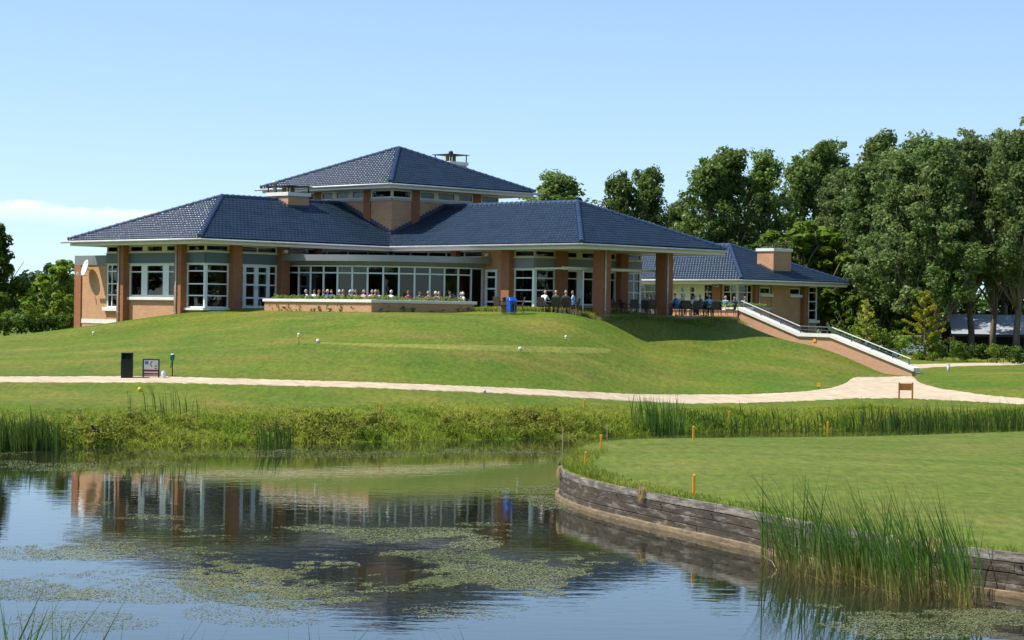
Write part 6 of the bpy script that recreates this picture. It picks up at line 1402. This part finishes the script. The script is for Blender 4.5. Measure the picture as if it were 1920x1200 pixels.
# crow on the bank
x, y = wat(193, 832); q = Vector((x, shore_y(x) + .45, 0)); q.z = gz(q.x, q.y) + .22
def crow(loc):
    J = [(0, 0, .14), (-.03, 0, .20), (-.045, 0, .265), (.09, 0, .09), (.19, 0, .03)]; R3 = [.062, .052, .036, .045, .014]
    b_ = MB(); prof = [(-.20, .03, .012), (-.12, .07, .034), (-.03, .125, .060), (.04, .17, .064), (.085, .225, .046), (.10, .27, .036), (.115, .295, .028), (.14, .292, .012), (.19, .278, .003)]
    b_.tube([(-p_[0], 0, p_[1]) for p_ in prof][::-1], [p_[2] for p_ in prof][::-1], 12); e = b_.build("crow", M["crow"], None, True); e.location = loc; e.rotation_euler = (0, 0, .5)
    for s in (-1, 1): MB().tube([(0, s * .025, .11), (.01, s * .03, .04), (-.02, s * .03, -.2)], .006, 5).build("leg", M["crow"], e)
    for s in (-1, 1):
        wv = MB(); wv.add([(-.06, s * .055, .19), (-.02, s * .066, .13), (.17, s * .02, .035), (.06, s * .055, .16), (-.06, s * .062, .185), (-.02, s * .074, .13), (.17, s * .026, .03), (.06, s * .062, .155)], [(0, 1, 2, 3), (7, 6, 5, 4), (0, 4, 5, 1), (1, 5, 6, 2), (2, 6, 7, 3), (3, 7, 4, 0)]); wv.build("wing", M["crow"], e)
    return tag(e, "black crow perched in the bank grass on the left", "bird")
crow(q)
# shed beyond the hedge and the white car
q = at(1850, 628, 158); e = tag(empty("long_shed", (q.x, q.y, gz(q.x, q.y))), "long low shed with pale sloping sheet roof behind the hedge", "shed"); zb = q.z - e.location.z; tp = at(1850, 590, 164).z - e.location.z
pan = 1.55; x0 = -2.6
for i in range(9):
    a_ = x0 + i * pan; vs_, fs = [], []
    for j in range(17):
        x = a_ + (pan - .03) * j / 16; r_ = .018 * math.sin(j * math.pi / 1.0 + .5) + .02 * (j % 2); vs_ += [(x, -.6, zb + r_), (x + 1.0, 5.6, tp + r_), (x, -.6, zb + r_ - .03), (x + 1.0, 5.6, tp + r_ - .03)]
    for j in range(16): o_ = j * 4; fs += [(o_, o_ + 4, o_ + 5, o_ + 1), (o_ + 2, o_ + 3, o_ + 7, o_ + 6), (o_, o_ + 2, o_ + 6, o_ + 4)]
    rp = MB(); rp.add(vs_, fs); rp.build("roof_sheet", M["shed_roof"], e)
for i in range(6): MB().box(x0 + .2 + i * 2.5, x0 + .35 + i * 2.5, -.2, -.05, -.3, zb + .02).build("post", M["bark"], e)
MB().box(x0 + .3, x0 + 13.8, 4.6, 4.75, -.3, zb + .5).build("back_wall", M["black"], e); MB().box(x0 - .1, x0 + 14, -.66, -.61, zb - .12, zb + .06).build("fascia_board", M["black"], e)
q = at(1705, 668, 139.5); cz = gz(q.x, q.y); e = tag(empty("parked_car", (q.x, q.y, cz), 0.12), "white car parked behind the loose shrubs", "car")
cb = MB(); sec = [(-1.75, .42, .74), (-1.70, .30, .82), (-1.0, .25, .88), (.9, .25, .92), (1.55, .28, .86), (1.72, .36, .70)]; vs_, fs = [], []
for x, z0, z1 in sec: vs_ += [(x, -.76, z0), (x, .76, z0), (x, .70, z1), (x, -.70, z1)]
for i in range(5):
    for j in range(4): fs.append((i * 4 + j, (i + 1) * 4 + j, (i + 1) * 4 + (j + 1) % 4, i * 4 + (j + 1) % 4))
fs += [(0, 1, 2, 3), (23, 22, 21, 20)]; cb.add(vs_, fs); cb.build("body", M["car_white"], e, bevel=.05)
cabin = [(-1.15, .87), (-.62, 1.32), (.75, 1.36), (1.35, .90)]; rc = MB(); vs_ = [(x, s * (.68 if z < 1 else .56), z) for x, z in cabin for s in (-1, 1)]; rc.add([vs_[2], vs_[3], vs_[5], vs_[4]] + [(v[0], v[1], v[2] + .05) for v in (vs_[2], vs_[3], vs_[5], vs_[4])], [(0, 1, 2, 3), (4, 7, 6, 5), (0, 4, 5, 1), (1, 5, 6, 2), (2, 6, 7, 3), (3, 7, 4, 0)]); rc.build("car_roof", M["car_white"], e)
for idx, nm in (((0, 2, 4, 6), "side_window"), ((1, 3, 5, 7), "side_window"), ((0, 1, 3, 2), "windscreen"), ((4, 5, 7, 6), "rear_window")): w_ = MB(); w_.add([vs_[i] for i in idx], [(0, 1, 2, 3)]); w_.build(nm, M["dark_glass"] if "dark_glass" in M else M["glass"], e)
for x in (-1.1, 1.05):
    for s in (-1, 1):
        wh = MB().tube([(x, s * .62, .30), (x, s * .79, .30)], .30, 18).build("wheel", M["rubber"], e, True); MB().tube([(x, s * .785, .30), (x, s * .80, .30)], .21, 14).build("rim", M["gutter"], wh)
for s in (-1, 1): MB().box(-1.76, -1.70, s * .55 - .12, s * .55 + .12, .60, .72).build("headlight", M["jug"], e)
# hedge stake frame
q = gp(1890, 676); e = tag(empty("stake_frame", q), "low frame of wooden stakes and wire before the clipped hedge", "fence"); 
for x in (-.55, .55): MB().box(x - .03, x + .03, -.03, .03, -.1, .72).build("post", M["stake"], e)
for z in (.25, .5): MB().tube([(-.55, 0, z), (.55, 0, z)], .008, 5).build("wire", M["gutter"], e)
